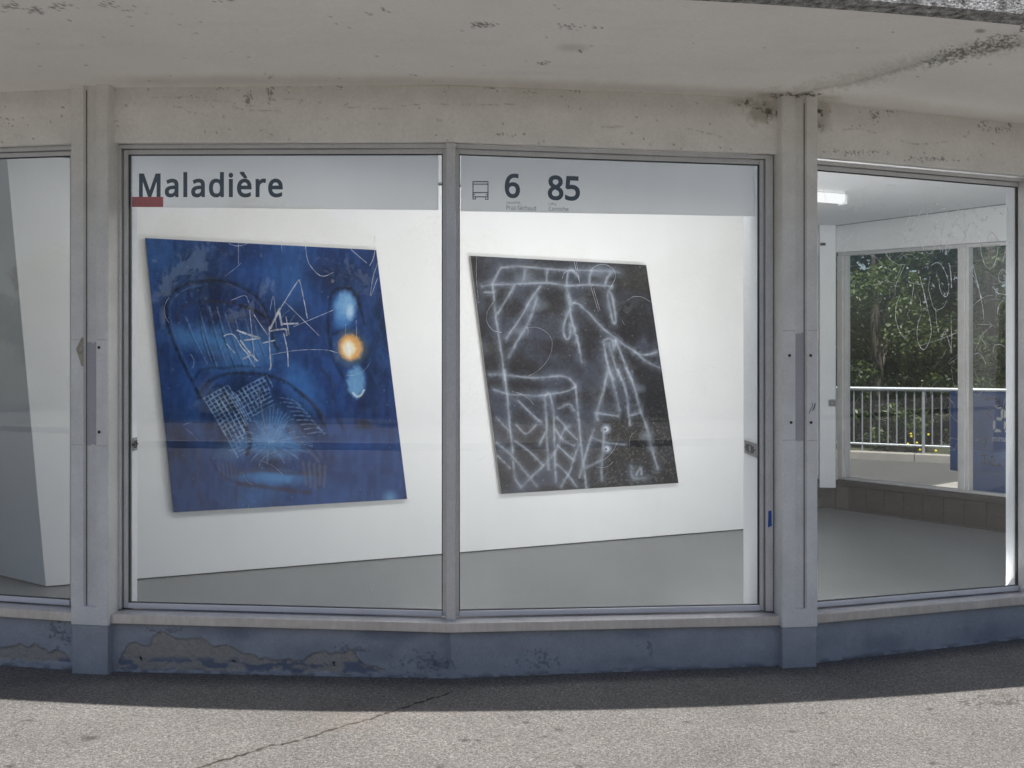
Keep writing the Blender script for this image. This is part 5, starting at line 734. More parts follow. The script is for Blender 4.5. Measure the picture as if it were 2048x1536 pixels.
def canvas(corners, nu, nv, paint, label, th=.038):
    """corners TL, TR, BR, BL in the photograph; the picture hangs flat on the partition wall"""
    TL, TR, BR, BL = [np.array(wallray(x, y, th)) for x, y in corners]
    u = np.linspace(0, 1, nu)[:, None, None]; v = np.linspace(0, 1, nv)[None, :, None]
    Pg = (TL * (1 - u) + TR * u) * (1 - v) + (BL * (1 - u) + BR * u) * v
    x_, y_ = project(Pg); cv = paint(x_, y_)
    root = tag(empty('painting', tuple((BL + BR) / 2)), label, 'painting', 'sheared canvases hung on the white wall')
    st = np.concatenate([cv.c, np.ones((cv.c.shape[0], 1))], 1).reshape(nu, nv, 4)
    grid_mesh('canvas', Pg[:, ::-1], M['canvas'], root, st[:, ::-1], smooth=False)
    m = MB(); nn = np.array([WN.x, WN.y, 0]); f_ = [p - nn * .0015 for p in (BL, BR, TR, TL)]; k_ = [p - nn * (th - .003) for p in (BL, BR, TR, TL)]
    m.prism([tuple(p) for p in k_], [tuple(p) for p in f_]); m.build('stretcher', M['rim'], root)
    return root
def paint_blue(x, y):
    n1 = fbm(x / 60, y / 90, 2, 5).ravel(); n2 = fbm(x / 9, y / 26, 5, 3).ravel(); X = x.ravel(); Y = y.ravel()
    cv = Canvas(x, y, lin((30, 57, 107)))
    cv.blend(np.clip((n1 - .50) * 3.0, 0, .6), lin((36, 74, 136))); cv.blend(np.clip((.48 - n1) * 3.5, 0, .7), lin((11, 24, 56)))
    cv.blend(np.clip((fbm(x / 120, y / 60, 91, 3).ravel() - .5) * 2.5, 0, .35), lin((24, 38, 78)))
    B = cv.blob
    B(330, 520, 60, 40, lin((48, 92, 150)), .5, .9, rough=.6); B(585, 560, 40, 60, lin((54, 102, 162)), .55, .9, rough=.6); B(480, 500, 60, 26, lin((20, 34, 72)), .6, .9, rough=.6)
    B(640, 540, 36, 60, lin((24, 44, 92)), .5, .9, rough=.6); B(770, 880, 40, 90, lin((20, 34, 74)), .5, .9, rough=.6); B(560, 720, 40, 120, lin((22, 40, 88)), .5, .9, rough=.5)
    B(415, 678, 60, 20, lin((72, 122, 176)), .8, .8, rough=.5, ang=8); B(505, 695, 46, 26, lin((70, 118, 172)), .8, .8, rough=.5); B(470, 725, 60, 16, lin((70, 120, 178)), .6, .8, rough=.5)
    B(400, 720, 50, 10, lin((24, 42, 90)), .6, .8, rough=.4); B(440, 612, 70, 22, lin((24, 44, 92)), .55, .9, rough=.4); B(660, 780, 40, 70, lin((22, 40, 86)), .5, .9, rough=.5)
    B(600, 775, 24, 50, lin((54, 104, 166)), .8, .7, ang=-30, rough=.4); B(380, 800, 20, 60, lin((40, 80, 140)), .5, .9, rough=.4, ang=-10)
    B(540, 848, 34, 34, lin((82, 128, 184)), .7, .8, rough=.6); B(540, 888, 50, 22, lin((96, 142, 194)), .7, .8, rough=.6); B(470, 895, 30, 16, lin((100, 140, 184)), .7, .7, ang=-25, rough=.5)
    B(545, 955, 58, 12, lin((80, 134, 192)), .85, .6, ang=3, rough=.4); B(505, 995, 42, 26, lin((64, 112, 172)), .7, .9, rough=.5); B(690, 990, 60, 20, lin((44, 78, 132)), .6, .9, rough=.5); B(780, 996, 10, 10, lin((120, 170, 214)), .6, .9)
    B(430, 960, 60, 60, lin((36, 62, 112)), .4, .9, rough=.5); B(720, 930, 60, 50, lin((38, 64, 116)), .4, .9, rough=.5); B(350, 900, 30, 90, lin((22, 34, 62)), .4, .9, rough=.5); B(662, 560, 40, 20, lin((20, 30, 56)), .5, .9)
    D = lin((13, 15, 26)); Wm = lin((40, 36, 50)); Lt = lin((116, 148, 190))
    B(448, 838, 44, 58, lin((10, 16, 36)), .75, .5, ang=-28, rough=.3); B(505, 800, 52, 34, lin((12, 20, 46)), .7, .6, ang=12, rough=.4); B(600, 830, 50, 18, lin((14, 20, 40)), .7, .7, ang=42, rough=.4)
    B(440, 590, 80, 30, lin((12, 24, 58)), .6, .9, rough=.5); B(700, 560, 60, 30, lin((14, 26, 54)), .5, .9, rough=.5)
    S = cv.stroke
    S([(402, 800), (385, 765), (365, 725), (346, 680), (334, 640), (333, 612), (345, 585), (375, 568), (415, 561), (455, 564), (490, 578), (520, 603), (538, 640), (546, 680), (556, 700)], D, 6, .8, 2.2, rough=2)
    S([(410, 800), (392, 765), (372, 725), (353, 680), (342, 640), (340, 615), (352, 592), (380, 575), (415, 568)], lin((70, 96, 140)), 2, .55, 1.5, rough=2); S([(455, 568), (500, 590), (528, 622), (542, 660)], lin((76, 80, 116)), 3, .5, 2)
    S([(355, 645), (358, 625), (370, 611), (400, 603), (440, 603), (480, 610), (510, 620), (530, 636)], Wm, 6, .7, 2.5, rough=2); S([(480, 612), (510, 622), (528, 634)], D, 5, .7, 2)
    for k, (xa, ya, xb, yb) in enumerate([(367, 630, 412, 728), (395, 615, 432, 735), (414, 610, 452, 735), (430, 612, 470, 738), (446, 622, 486, 732), (465, 630, 500, 728), (486, 632, 516, 720), (400, 650, 420, 722), (505, 640, 528, 712)]):
        S([(xa, ya), ((xa + xb) / 2 - 3, (ya + yb) / 2), (xb, yb)], D if k % 2 else lin((44, 58, 96)), 2, .75, 1, rough=1); S([(xa + 4, ya + 3), ((xa + xb) / 2 + 1, (ya + yb) / 2), (xb + 3, yb)], Lt, 1.2, .45, .8, rough=1.5, seed=k)
    S([(388, 762), (400, 742), (420, 736), (450, 736), (480, 732), (520, 735)], D, 5, .6, 2.5); S([(398, 790), (412, 768), (440, 752), (480, 746), (530, 750), (570, 764), (600, 786), (630, 815), (648, 850)], D, 6, .75, 2.5, rough=2); S([(600, 786), (625, 806), (650, 838)], lin((52, 44, 50)), 8, .5, 3)
    S([(440, 772), (462, 800), (480, 830), (494, 860), (500, 885), (494, 908)], D, 8, .85, 2.2); S([(436, 760), (420, 775), (408, 795)], lin((60, 88, 140)), 3, .6, 2)
    S([(640, 735), (660, 760), (668, 800), (672, 830), (690, 860)], lin((36, 36, 48)), 7, .5, 3); S([(404, 850), (402, 900), (398, 960), (400, 1010)], lin((52, 46, 58)), 5, .55, 2.5, rough=2); S([(420, 915), (438, 945), (460, 960), (480, 966)], D, 4, .6, 2); S([(472, 940), (472, 1015)], lin((54, 44, 56)), 5, .55, 2)
    S([(478, 945), (530, 940), (580, 946), (640, 948)], lin((50, 42, 56)), 8, .6, 3); S([(478, 968), (520, 972), (570, 980), (620, 985)], lin((56, 40, 48)), 7, .7, 2.5); S([(640, 930), (640, 960), (636, 1000)], lin((46, 44, 54)), 8, .4, 3)
    mk = np.zeros(len(X))                        # woven seat: two families of pale strands
    for (x0, y0, ux_, uy_, n_u, n_v, st) in [(408, 797, (.50, .87), (.87, -.48), 6, 16, 9.2), (462, 790, (.50, .87), (.87, -.48), 9, 8, 9.0)]:
        Lu, Lv = n_v * st * .92, n_u * st
        for k in range(n_u + 1):
            a = (x0 + uy_[0] * k * st, y0 + uy_[1] * k * st); L1 = Lu * (1 - .07 * k); S([a, (a[0] + ux_[0] * L1 * .5 + 1.5, a[1] + ux_[1] * L1 * .5), (a[0] + ux_[0] * L1, a[1] + ux_[1] * L1)], lin((134, 166, 206)), 2.0, .9, .9, rough=1.6, seed=k, mod=.5)
        for k in range(n_v):
            a = (x0 + ux_[0] * k * st * .92, y0 + ux_[1] * k * st * .92); S([a, (a[0] + uy_[0] * Lv * .5, a[1] + uy_[1] * Lv * .5 - 1), (a[0] + uy_[0] * Lv * (.95 - .02 * k), a[1] + uy_[1] * Lv * (.95 - .02 * k))], lin((118, 152, 196)), 1.8, .8, .9, rough=2.0, seed=k + 40, mod=.6)
    for k in range(9): S([(560 + k * 7, 795 + k * 9), (585 + k * 7, 800 + k * 8), (602 + k * 6, 812 + k * 7)], lin((110, 140, 184)), 1.6, .6, 1, rough=1.5, seed=k)
    for k in range(12): S([(500 + k * 8, 812 + abs(k - 6) * 5), (512 + k * 5.5, 845), (528 + k * 2.6, 880)], lin((120, 158, 204)), 1.2, .5, 1, rough=1.5, seed=k + 3)
    for k in range(16): S([(540 + 4 * math.cos(k), 884), (540 + 62 * math.cos(k * .41), 888 + 26 * math.sin(k * .41)), (540 + 84 * math.cos(k * .41), 892 + 36 * math.sin(k * .41))], lin((130, 168, 210)), 1.1, .45, 1, rough=1.5, seed=k)
    for k in range(5): S([(606 + k * 11, 925 + k * 2), (610 + k * 10, 950), (612 + k * 9, 968 + 5 * (k % 3))], lin((96, 98, 112)), 5.5, .55, 2, rough=1.5, seed=k)
    S([(580, 860), (600, 885), (622, 905), (636, 922)], lin((96, 92, 108)), 5, .5, 2); S([(590, 852), (618, 880), (645, 915)], lin((92, 86, 100)), 2, .5, 1)
    S([(517, 780), (524, 820), (534, 870)], lin((120, 130, 132)), 2, .55, 1)
    for k in range(5): S([(437 + k * 8, 925), (439 + k * 8, 940), (440 + k * 8, 955)], lin((86, 84, 92)), 3, .5, 1.5, rough=1.5, seed=k)
    S([(660, 690), (656, 640), (660, 600), (668, 582), (684, 576), (702, 578), (714, 592), (722, 622), (730, 650)], lin((16, 19, 32)), 5, .85, 2, rough=2); S([(664, 665), (662, 700), (672, 730), (690, 760), (700, 790)], lin((20, 24, 38)), 5, .7, 2.5, rough=2); S([(668, 668), (690, 660), (712, 668), (726, 690), (730, 715)], D, 5, .7, 2.5, rough=2); S([(690, 775), (700, 792), (714, 798), (728, 792)], lin((26, 28, 36)), 5, .6, 2)
    B(690, 615, 22, 30, lin((92, 142, 192)), .95, .25, rough=.2); B(693, 612, 13, 20, lin((132, 174, 210)), .7, .6, rough=.5, scale=5); B(700, 624, 6, 13, lin((176, 204, 222)), .8, .5, rough=.3, scale=5); B(686, 645, 14, 10, lin((70, 120, 178)), .8, .8)
    B(701, 697, 28, 31, lin((104, 124, 128)), .65, .35, rough=.2); B(701, 695, 22, 25, lin((226, 168, 96)), 1, .2, ang=-20, rough=.12, scale=5); B(698, 697, 13, 17, lin((238, 222, 182)), 1, .25, rough=.3, scale=4); B(697, 698, 7, 11, lin((240, 238, 226)), 1, .4)
    B(712, 762, 19, 32, lin((40, 80, 140)), .8, .35); B(712, 763, 17, 30, lin((104, 150, 192)), .95, .22, rough=.25, scale=6); S([(706, 786), (714, 793), (722, 790), (728, 780)], lin((206, 218, 224)), 3.2, .8, 1.2)
    B(727, 850, 15, 10, lin((26, 30, 44)), .8, .4, rough=.3); B(760, 690, 26, 60, lin((22, 44, 70)), .4, .9, rough=.7); B(326, 635, 5, 16, lin((84, 100, 134)), .9, .5, rough=.4)
    cv.blend(np.clip((n2 - .5) * 1.2, 0, .12), lin((60, 100, 160))); cv.blend(np.clip((.5 - n2) * 1.2, 0, .12), lin((12, 20, 46)))
    for k in range(50): B(random.uniform(300, 800), random.uniform(490, 1010), 1.2, 1.0, lin((120, 140, 170)), .6, .5)
    return cv
def paint_black(x, y):
    n1 = fbm(x / 50, y / 50, 12, 5).ravel(); n2 = fbm(x / 3, y / 3, 15, 3).ravel()
    cv = Canvas(x, y, lin((48, 47, 51))); cv.blend(np.clip((n1 - .5) * 3.2, 0, .6), lin((72, 76, 90))); cv.blend(np.clip((.46 - n1) * 3, 0, .5), lin((34, 33, 35)))
    low = np.clip((x.ravel() - 1160) / 60, 0, 1) * np.clip((y.ravel() - 800) / 60, 0, 1)
    cv.blend(low * .75, lin((22, 22, 23))); cv.blend(low * np.clip((n2 - .60) / .08, 0, 1) * .4, lin((92, 88, 76)))
    cv.blob(1270, 550, 50, 30, lin((58, 54, 48)), .6, .9, rough=.5); cv.blob(1140, 630, 40, 40, lin((54, 54, 52)), .4, .9, rough=.5); cv.blob(1100, 545, 120, 26, lin((70, 74, 84)), .35, .9, rough=.6)
    GL = lin((156, 166, 182)); CO = lin((218, 224, 232)); rr = random.Random(4)
    def g(org, pts, s=1.0, k=4.551):
        q = [(org[0] + a / k, org[1] + b / k) for a, b in pts]; z = rr.randrange(999)
        cv.stroke(q, GL, 12 * s, .15 * min(s, 1.2), 9, rough=6, seed=z, mod=.7); cv.stroke(q, GL, 5.5 * s, .30, 4.2, rough=5, seed=z + 1, mod=.6); cv.stroke(q, CO, 1.3 * s, .40, 2.1, rough=.9, seed=z + 2, mod=.75); cv.stroke([(a + 2.2, b + .8) for a, b in q], GL, .8 * s, .4, 1.2, rough=1.0, seed=z + 3, mod=1)
    T = (920, 500)
    for p in [[(380, 160), (560, 150), (900, 180), (1200, 185), (1400, 195), (1450, 207)], [(295, 300), (330, 235), (370, 165)], [(200, 330), (300, 315), (500, 310), (800, 300), (980, 325), (1180, 315), (1380, 330)], [(295, 310), (320, 560), (345, 740), (362, 850), (385, 1000), (400, 1130), (405, 1180)], [(345, 575), (420, 450), (490, 330)], [(420, 805), (560, 600), (650, 440), (730, 330)], [(440, 980), (520, 830), (620, 660), (680, 500), (700, 420)],
              [(975, 330), (985, 430), (1000, 520), (1010, 620), (1045, 740), (1075, 850), (1095, 960), (1110, 1020)], [(1000, 540), (955, 640), (940, 740), (970, 815), (1000, 780), (1000, 680)], [(1380, 330), (1345, 400), (1360, 520), (1395, 660), (1415, 640), (1390, 450), (1360, 380)], [(1175, 300), (1180, 240), (1200, 190)], [(1320, 320), (1335, 260), (1370, 205)], [(1025, 480), (1080, 490), (1130, 540), (1180, 580), (1240, 650), (1330, 740), (1420, 805), (1500, 870), (1600, 930), (1690, 1010), (1810, 1070)], [(1590, 930), (1680, 955), (1790, 930)], [(1310, 850), (1305, 830), (1340, 808), (1380, 815), (1410, 830)],
              [(1310, 860), (1330, 980), (1355, 1080), (1400, 1180)], [(1415, 820), (1460, 930), (1510, 1060), (1560, 1180)], [(1350, 850), (1390, 980), (1430, 1100), (1470, 1180)], [(1390, 830), (1400, 910), (1420, 820)]]: g(T, p)
    for p in [[(575, 270), (590, 180)], [(785, 280), (795, 180)], [(970, 310), (985, 200), (1030, 190), (1070, 240)], [(220, 385), (320, 385)], [(985, 420), (1010, 450), (990, 480), (1015, 500)], [(1020, 690), (1050, 720), (1030, 760), (1065, 790), (1050, 840)]]: g(T, p, .7)
    T = (920, 740)
    for p in [[(260, 40), (420, 45), (640, 70), (780, 65), (900, 55), (980, 70), (1030, 115), (1050, 150), (980, 190), (850, 215), (700, 235), (560, 225), (440, 220), (310, 180)], [(405, 0), (420, 180), (432, 240), (445, 450), (465, 620), (480, 755)], [(1050, 150), (1065, 300), (1090, 560), (1110, 760), (1150, 1070)], [(770, 235), (785, 450), (790, 650), (805, 900)], [(775, 235), (815, 220), (850, 400), (860, 700), (872, 1015)], [(1215, 540), (1170, 680), (1130, 820), (1085, 980)], [(1345, 0), (1300, 200), (1245, 390), (1252, 460)], [(1240, 390), (1330, 405), (1440, 420)], [(1310, 560), (1300, 700), (1285, 850), (1290, 1000)], [(1510, -20), (1570, 110), (1630, 330), (1700, 530), (1740, 700), (1800, 900)], [(1440, 0), (1490, 130), (1520, 260), (1545, 500)], [(1360, 20), (1410, 180), (1450, 370)], [(1560, 880), (1575, 980), (1690, 985)]]: g(T, p)
    for p in [[(330, 430), (440, 550)], [(330, 660), (470, 780), (600, 940), (700, 1060)], [(340, 780), (450, 890)], [(500, 645), (640, 750), (760, 870)], [(550, 1075), (660, 960), (760, 870), (870, 735), (940, 560), (1000, 510)], [(530, 280), (640, 390), (740, 480)], [(510, 500), (600, 580), (690, 500)], [(870, 850), (970, 940), (1060, 1060)], [(920, 1060), (1000, 920), (1040, 790), (1085, 680)], [(890, 690), (1030, 820)], [(870, 540), (940, 640), (1040, 690)], [(880, 430), (960, 520)], [(1150, 890), (1280, 820)], [(1210, 620), (1330, 660), (1500, 680)], [(1545, 415), (1640, 390)], [(1600, 960), (1640, 890), (1650, 950)], [(720, 680), (790, 540)], [(960, 530), (1060, 630)], [(480, 820), (500, 980), (550, 1060)], [(900, 350), (990, 310), (1040, 370)]]: g(T, p, .8)
    for (a, b) in ((1330, 537), (1338, 717)): cv.blob(920 + a / 4.551, 740 + b / 4.551, 8, 8, GL, .7, .6); cv.blob(920 + a / 4.551, 740 + b / 4.551, 4.5, 4.5, CO, .6, .5); cv.blob(918 + a / 4.551, 741 + b / 4.551, 2.5, 2.5, lin((30, 32, 36)), .9, .4)
    for (a, b, r_) in [(1280, 200, 16), (1700, 600, 10), (1750, 720, 8), (1620, 170, 10), (600, 250, 14), (560, 740, 12), (700, 500, 14)]: cv.blob(920 + a / 4.551, 740 + (b - 0) / 4.551 if a > 1500 else 500 + b / 4.551, r_, r_ * .7, GL, .3, .9, rough=.5)
    cv.blend(np.clip((n2 - .62) / .1, 0, 1) * .10, lin((130, 134, 140)))
    for k in range(40): cv.blob(random.uniform(940, 1350), random.uniform(515, 980), .9, .9, lin((170, 176, 184)), .6, .5)
    return cv
canvas([(290.5, 476), (752.5, 500), (814.5, 998), (347, 1025)], 430, 480, paint_blue, 'blue sheared canvas painting of an empty chair with an orange light')
canvas([(941, 511.5), (1292.5, 530), (1357, 966), (1003, 988)], 350, 400, paint_black, 'black sheared canvas painting with white chalk lines and hanging chains')

# ---------------------------------------------------------------- ceiling lamp along the partition wall, then added fill lights
lend = Vector((2.82, 8.50)); ld = Vector((.9165, .4)).normalized()
def lamp_at(c):
    root = empty('ceiling_lamp', (c.x, c.y, 3.03)); n_ = Vector((-ld.y, ld.x)); F = Facet(c - ld * .75, c + ld * .75)
    m = MB(); F.box(m, 0, 1.5, -.035, .035, 3.0, 3.0295, raw=True); m.build('lamp_body', M['fitting'], root, bevel=.004)
    m = MB(); prof = [(.045 * math.cos(R(a)), -.055 + .05 * math.sin(R(a))) for a in range(180, 361, 20)] + [(.045, -.031), (-.045, -.031)]
    m.prism([F.raw(.02, o, 3.03 + z) for o, z in prof], [F.raw(1.48, o, 3.03 + z) for o, z in prof]); m.build('diffuser', M['tube'], root)
    for a in (0, 1.5):
        m = MB(); F.box(m, a - .012 if a else -.008, a + .008 if a else .012, -.047, .047, 2.918, 3.0, raw=True); m.build('end_cap', M['fitting'], root)
    return root
tag(lamp_at(lend - ld * .76), 'lit white ceiling tube lamp in the right window above the far columns', 'lamp', 'tube lamps on the kiosk ceiling')
def wall_fill_at(c, label, mat):                          # added fill light, out of view: tilted trough that brightens the partition wall
    n_ = Vector((-ld.y, ld.x)); F = Facet(c - ld * .65, c + ld * .65); root = empty('wall_fill_light', (c.x, c.y, 3.03))
    m = MB(); prof = [(-.10, 2.99), (-.10, 2.91), (-.06, 2.875), (-.05, 2.885), (.10, 2.945), (.10, 2.99)]; m.prism([F.raw(0, o, z) for o, z in prof], [F.raw(1.3, o, z) for o, z in prof]); m.build('trough', M['fitting'], root)
    
    for q in (.2, 1.06): m = MB(); F.box(m, q, q + .04, -.02, .02, 2.985, 3.03, raw=True); m.build('bracket', M['fitting'], root)
    m = MB(); m.add([F.raw(a, o, z) for a, o, z in ((.02, -.05, 2.881), (1.28, -.05, 2.881), (1.28, .102, 2.942), (.02, .102, 2.942))], [(0, 1, 2, 3)]); m.build('diffuser', M[mat], root); return tag(root, label, 'lamp', 'added wall fill lights behind the sign panels')
wall_fill_at(Vector((1.05, 6.45)), 'added unseen fill light near the front glass behind the bus line sign panel', 'wall_fill_a')
wall_fill_at(Vector((-.45, 5.95)), 'added unseen fill light near the front glass behind the middle mullion', 'wall_fill_b')
wall_fill_at(Vector((-1.9, 5.72)), 'added unseen fill light near the front glass behind the left column', 'wall_fill_c')
def tube_fill_at(c, F_, label, mat='tube_fill'):                     # added fill tube, out of view; blade on the glass side stops outward spill
    root = empty('tube_fill_light', (c.x, c.y, 3.03)); F = Facet(c - F_.t * .6, c + F_.t * .6); m = MB(); m.tube([F.raw(0, 0, 2.885), F.raw(1.2, 0, 2.885)], .018, 10); m.build('tube', M[mat], root)
    m = MB(); F.box(m, -.02, 1.22, -.034, -.030, 2.80, 3.0, raw=True); m.build('spill_shield', M['fitting'], root)  # plate added to keep the fill light off the ground outside
    for q in (0, 1.2): m = MB(); F.box(m, q - .02, q + .02, -.0295, .02, 2.86, 3.03, raw=True); m.build('holder', M['fitting'], root, bevel=.003)
    return tag(root, label, 'lamp', 'added fill tubes close to the front glass')
tube_fill_at(Vector((.62, 5.62)), F3, 'added unseen fill tube hung behind the bus line sign panel')
tube_fill_at(Vector((-1.3, 5.55)), F2, 'added unseen fill tube hung behind the Maladière sign panel')
tube_fill_at(Vector((2.45, 6.15)), F4, 'added unseen fill tube hung above the front glass of the right window', 'tube_fill_right')
def floor_fill_at(F, a0, a1, o0, o1, z0, z1, mat, label):   # added fill light, unseen: floor trough behind the low wall, lighting up and inwards
    c = F.raw((a0 + a1) / 2, (o0 + o1) / 2, .03); root = empty('floor_fill_light', c)
    m = MB(); pr_ = [(o0 - .01, .03), (o0 - .01, z0 - .004), (o1 + .01, z1 - .004), (o1 + .01, .03)] if z1 > z0 else [(o0 - .012, .031), (o0 - .012, z0 + .01), (o0 - .004, z0 + .01), (o0 - .004, z0 - .004), (o1 + .008, z1 - .004), (o1 + .008, .031)]
    m.prism([F.raw(a0 - .01, o, z) for o, z in pr_], [F.raw(a1 + .01, o, z) for o, z in pr_]); m.build('trough', M['fitting'], root)
    if mat == 'up':
        m = MB(); F.box(m, a0 - .02, a1 + .02, o0 - .03, o0 + .075, .196, .202, raw=True); F.box(m, a0 - .02, a1 + .02, o0 - .036, o0 - .0301, .031, .202, raw=True); m.build('spill_hood', M['fitting'], root)  # cover added to keep the fill light off the soffit outside
    m = MB(); m.add([F.raw(a0, o0, z0), F.raw(a1, o0, z0), F.raw(a1, o1, z1), F.raw(a0, o1, z1)], [(0, 1, 2, 3)]); m.build('diffuser', M[mat], root)
    return tag(root, label, 'lamp', 'added fill lights on the floor behind the low front wall')
floor_fill_at(F4, .25, 1.4, .28, .40, .095, .05, 'up', 'added fill light hidden behind the low wall of the right window')
floor_fill_at(F3, .10, 1.25, .30, .42, .21, .06, 'floor_fill_a', 'added fill light hidden behind the low wall below the black painting')
floor_fill_at(F2, .55, 1.8, .30, .42, .21, .06, 'floor_fill_b', 'added fill light hidden behind the low wall below the blue painting')

m = MB(); a = [F3.px(x, y, .0698) for x, y in ((1536, 1055), (1543.5, 1052), (1543, 1021), (1537, 1022))]; nn = Vector((F3.n.x, F3.n.y, 0)) * .001
m.prism(a, [p + nn for p in a]); tag(m.build('tape_strip', M['tape']), 'small blue tape strip stuck low on the window frame beside the right column', 'tape')

# ---------------------------------------------------------------- street behind the kiosk: kerb, guard rail, blue totem
m = MB()
for k in range(-12, 20):
    a = [kpt(k * 1.0 + .004, .02), kpt(k * 1.0 + .996, .02), kpt(k * 1.0 + .996, -.24), kpt(k * 1.0 + .004, -.24)]
    kb = MB(); kb.prism([(x, y, -.02) for x, y in a], [(x, y, .125) for x, y in a])
    if k == -12: kroot = tag(empty('kerb', (*kpt(0, 0), 0)), 'pale concrete kerb below the galvanised guard rail', 'kerb')
    kb.build('kerb_stone', M['concrete'], kroot, bevel=.012)
rail = tag(empty('guard_rail', (*kpt(1, -.12), .125)), 'galvanised guard rail with upright bars in front of the trees', 'railing')
def krail(t, z): x, y = kpt(t, -.12); return Vector((x, y, z))
m = MB(); m.tube([krail(-8, 1.135), krail(14, 1.135)], .033, 10); m.build('top_rail', M['galv'], rail)
m = MB(); m.tube([krail(-8, .245), krail(14, .245)], .018, 8); m.build('bottom_rail', M['galv'], rail)
def kt(px):                                       # position along the rail seen at a photograph column
    d2 = Vector(((px - 1024) / FPX, 1)); nn = -KN; base = K0 + nn * .12; d = base.dot(nn) / d2.dot(nn); return (d2 * d - base).dot(KD)
tp = kt(1847); step = (kt(1829) - kt(1707.9)) / 7
posts = {tp + 2.05 * j for j in range(-4, 7)}
for t in sorted(posts):
    m = MB(); m.tube([krail(t, .125), krail(t, 1.115)], .026, 10); m.build('post', M['galv'], rail)
for j in range(-44, 70):
    t = kt(1724.7) + step * j
    if min(abs(t - q) for q in posts) < .06 or t < -7.5 or t > 13.5: continue
    m = MB(); m.tube([krail(t, .125 if j == 0 else .25), krail(t, 1.11)], .0125, 6); m.build('baluster', M['galv'], rail)

tot = tag(empty('info_totem', (5.15, 11.05, 0)), 'blue service totem with white segment digits and pen graffiti by the road', 'totem')
TA = Vector((4.985, 11.0)); TF = Facet(TA, TA + Vector((.861, -.508)).normalized() * .98); TS = Vector((-.295, .955)).normalized()
def totbox(a0, a1, dep, z0, z1, shift=0):
    m = MB(); A = TA + TF.t * a0 + TS * shift; B = TA + TF.t * a1 + TS * shift; r_ = [A, B, B + TS * dep, A + TS * dep]; m.prism([(p.x, p.y, z0) for p in r_], [(p.x, p.y, z1) for p in r_]); return m
totbox(0, .98, .235, .605, 1.252).build('panel', M['blue'], tot, bevel=.004)
totbox(0, .98, .235, .365, .6035).build('lower_panel', M['blue2'], tot, bevel=.004)
totbox(.06, .46, .16, -.02, .3645, .03).build('stem', M['blue2'], tot, bevel=.004)
def tq(pts, o=-.0012): return [TF.px(x, y, o) for x, y in pts]
m = MB(); ox, oy, kk = 1880, 760, 6.143
def seg(ring): m.add(tq([(ox + a / kk, oy + b / kk) for a, b in ring]), [tuple(range(len(ring)))[::-1]])
for ring in [[(665, 320), (690, 310), (760, 335), (745, 360), (690, 350)], [(745, 375), (775, 345), (778, 455), (765, 475), (745, 455)], [(690, 470), (705, 455), (750, 462), (765, 485), (745, 500), (700, 495)], [(650, 510), (670, 490), (682, 515), (680, 590), (655, 615), (650, 590)], [(665, 640), (685, 600), (735, 605), (755, 640)],
             [(795, 330), (860, 338), (895, 345), (890, 375), (830, 368)], [(785, 350), (808, 385), (808, 455), (785, 480)], [(785, 500), (805, 520), (805, 590), (785, 615)], [(790, 640), (815, 600), (900, 602), (915, 640)], [(895, 360), (920, 350), (922, 460), (900, 480)], [(898, 500), (920, 510), (922, 620), (900, 600)]]: seg(ring)
m.build('segment_digits', M['white_vinyl'], tot)
def tletters(body, x0, x1, ycap, ybase):
    me, polys = glyph_mesh('lettering', body); P_ = np.concatenate(polys); mx0, mx1 = P_[:, 0].min(), P_[:, 0].max(); xh = polys[0][:, 1].max()
    p0 = TF.px(x0, ybase, -.0012); p1 = TF.px(x1, ybase, -.0012); zx = TF.px(x0, ycap, -.0012).z - p0.z
    for v in me.vertices:
        f = (v.co.x - mx0) / (mx1 - mx0); v.co = (p0.x + (p1.x - p0.x) * f, p0.y + (p1.y - p0.y) * f, p0.z + v.co.y / xh * zx)
    put('lettering', me, M['white_vinyl'], tot)
tletters('minutes', 1985.5, 2027, 874, 882.5)
m = MB()
for pts in [[(510, 925), (560, 920), (590, 915)], [(548, 922), (550, 990), (545, 1035), (520, 1035), (510, 1005)], [(580, 1050), (590, 1000), (605, 985), (608, 1050)], [(580, 1020), (610, 1015)], [(630, 990), (690, 980)], [(655, 985), (652, 1035)], [(635, 1040), (700, 1050), (740, 1055)], [(615, 945), (640, 930), (660, 935), (650, 950), (620, 945)], [(560, 240), (600, 225), (590, 250)], [(620, 235), (680, 225), (740, 250), (690, 265)], [(690, 330), (740, 320), (730, 280), (700, 275)], [(760, 270), (790, 330), (810, 365), (830, 330)], [(560, 400), (600, 440), (640, 470)], [(570, 700), (565, 800)], [(580, 360), (620, 400)], [(715, 1020), (745, 1010), (730, 1040), (755, 1050)], [(780, 990), (820, 1000), (810, 1030)]]:
    q = smooth_path([(ox + a / kk, oy + b / kk) for a, b in pts], 4); m.tube(tq(q, -.002), .006, 4)
m.build('graffiti', M['ink'], tot)

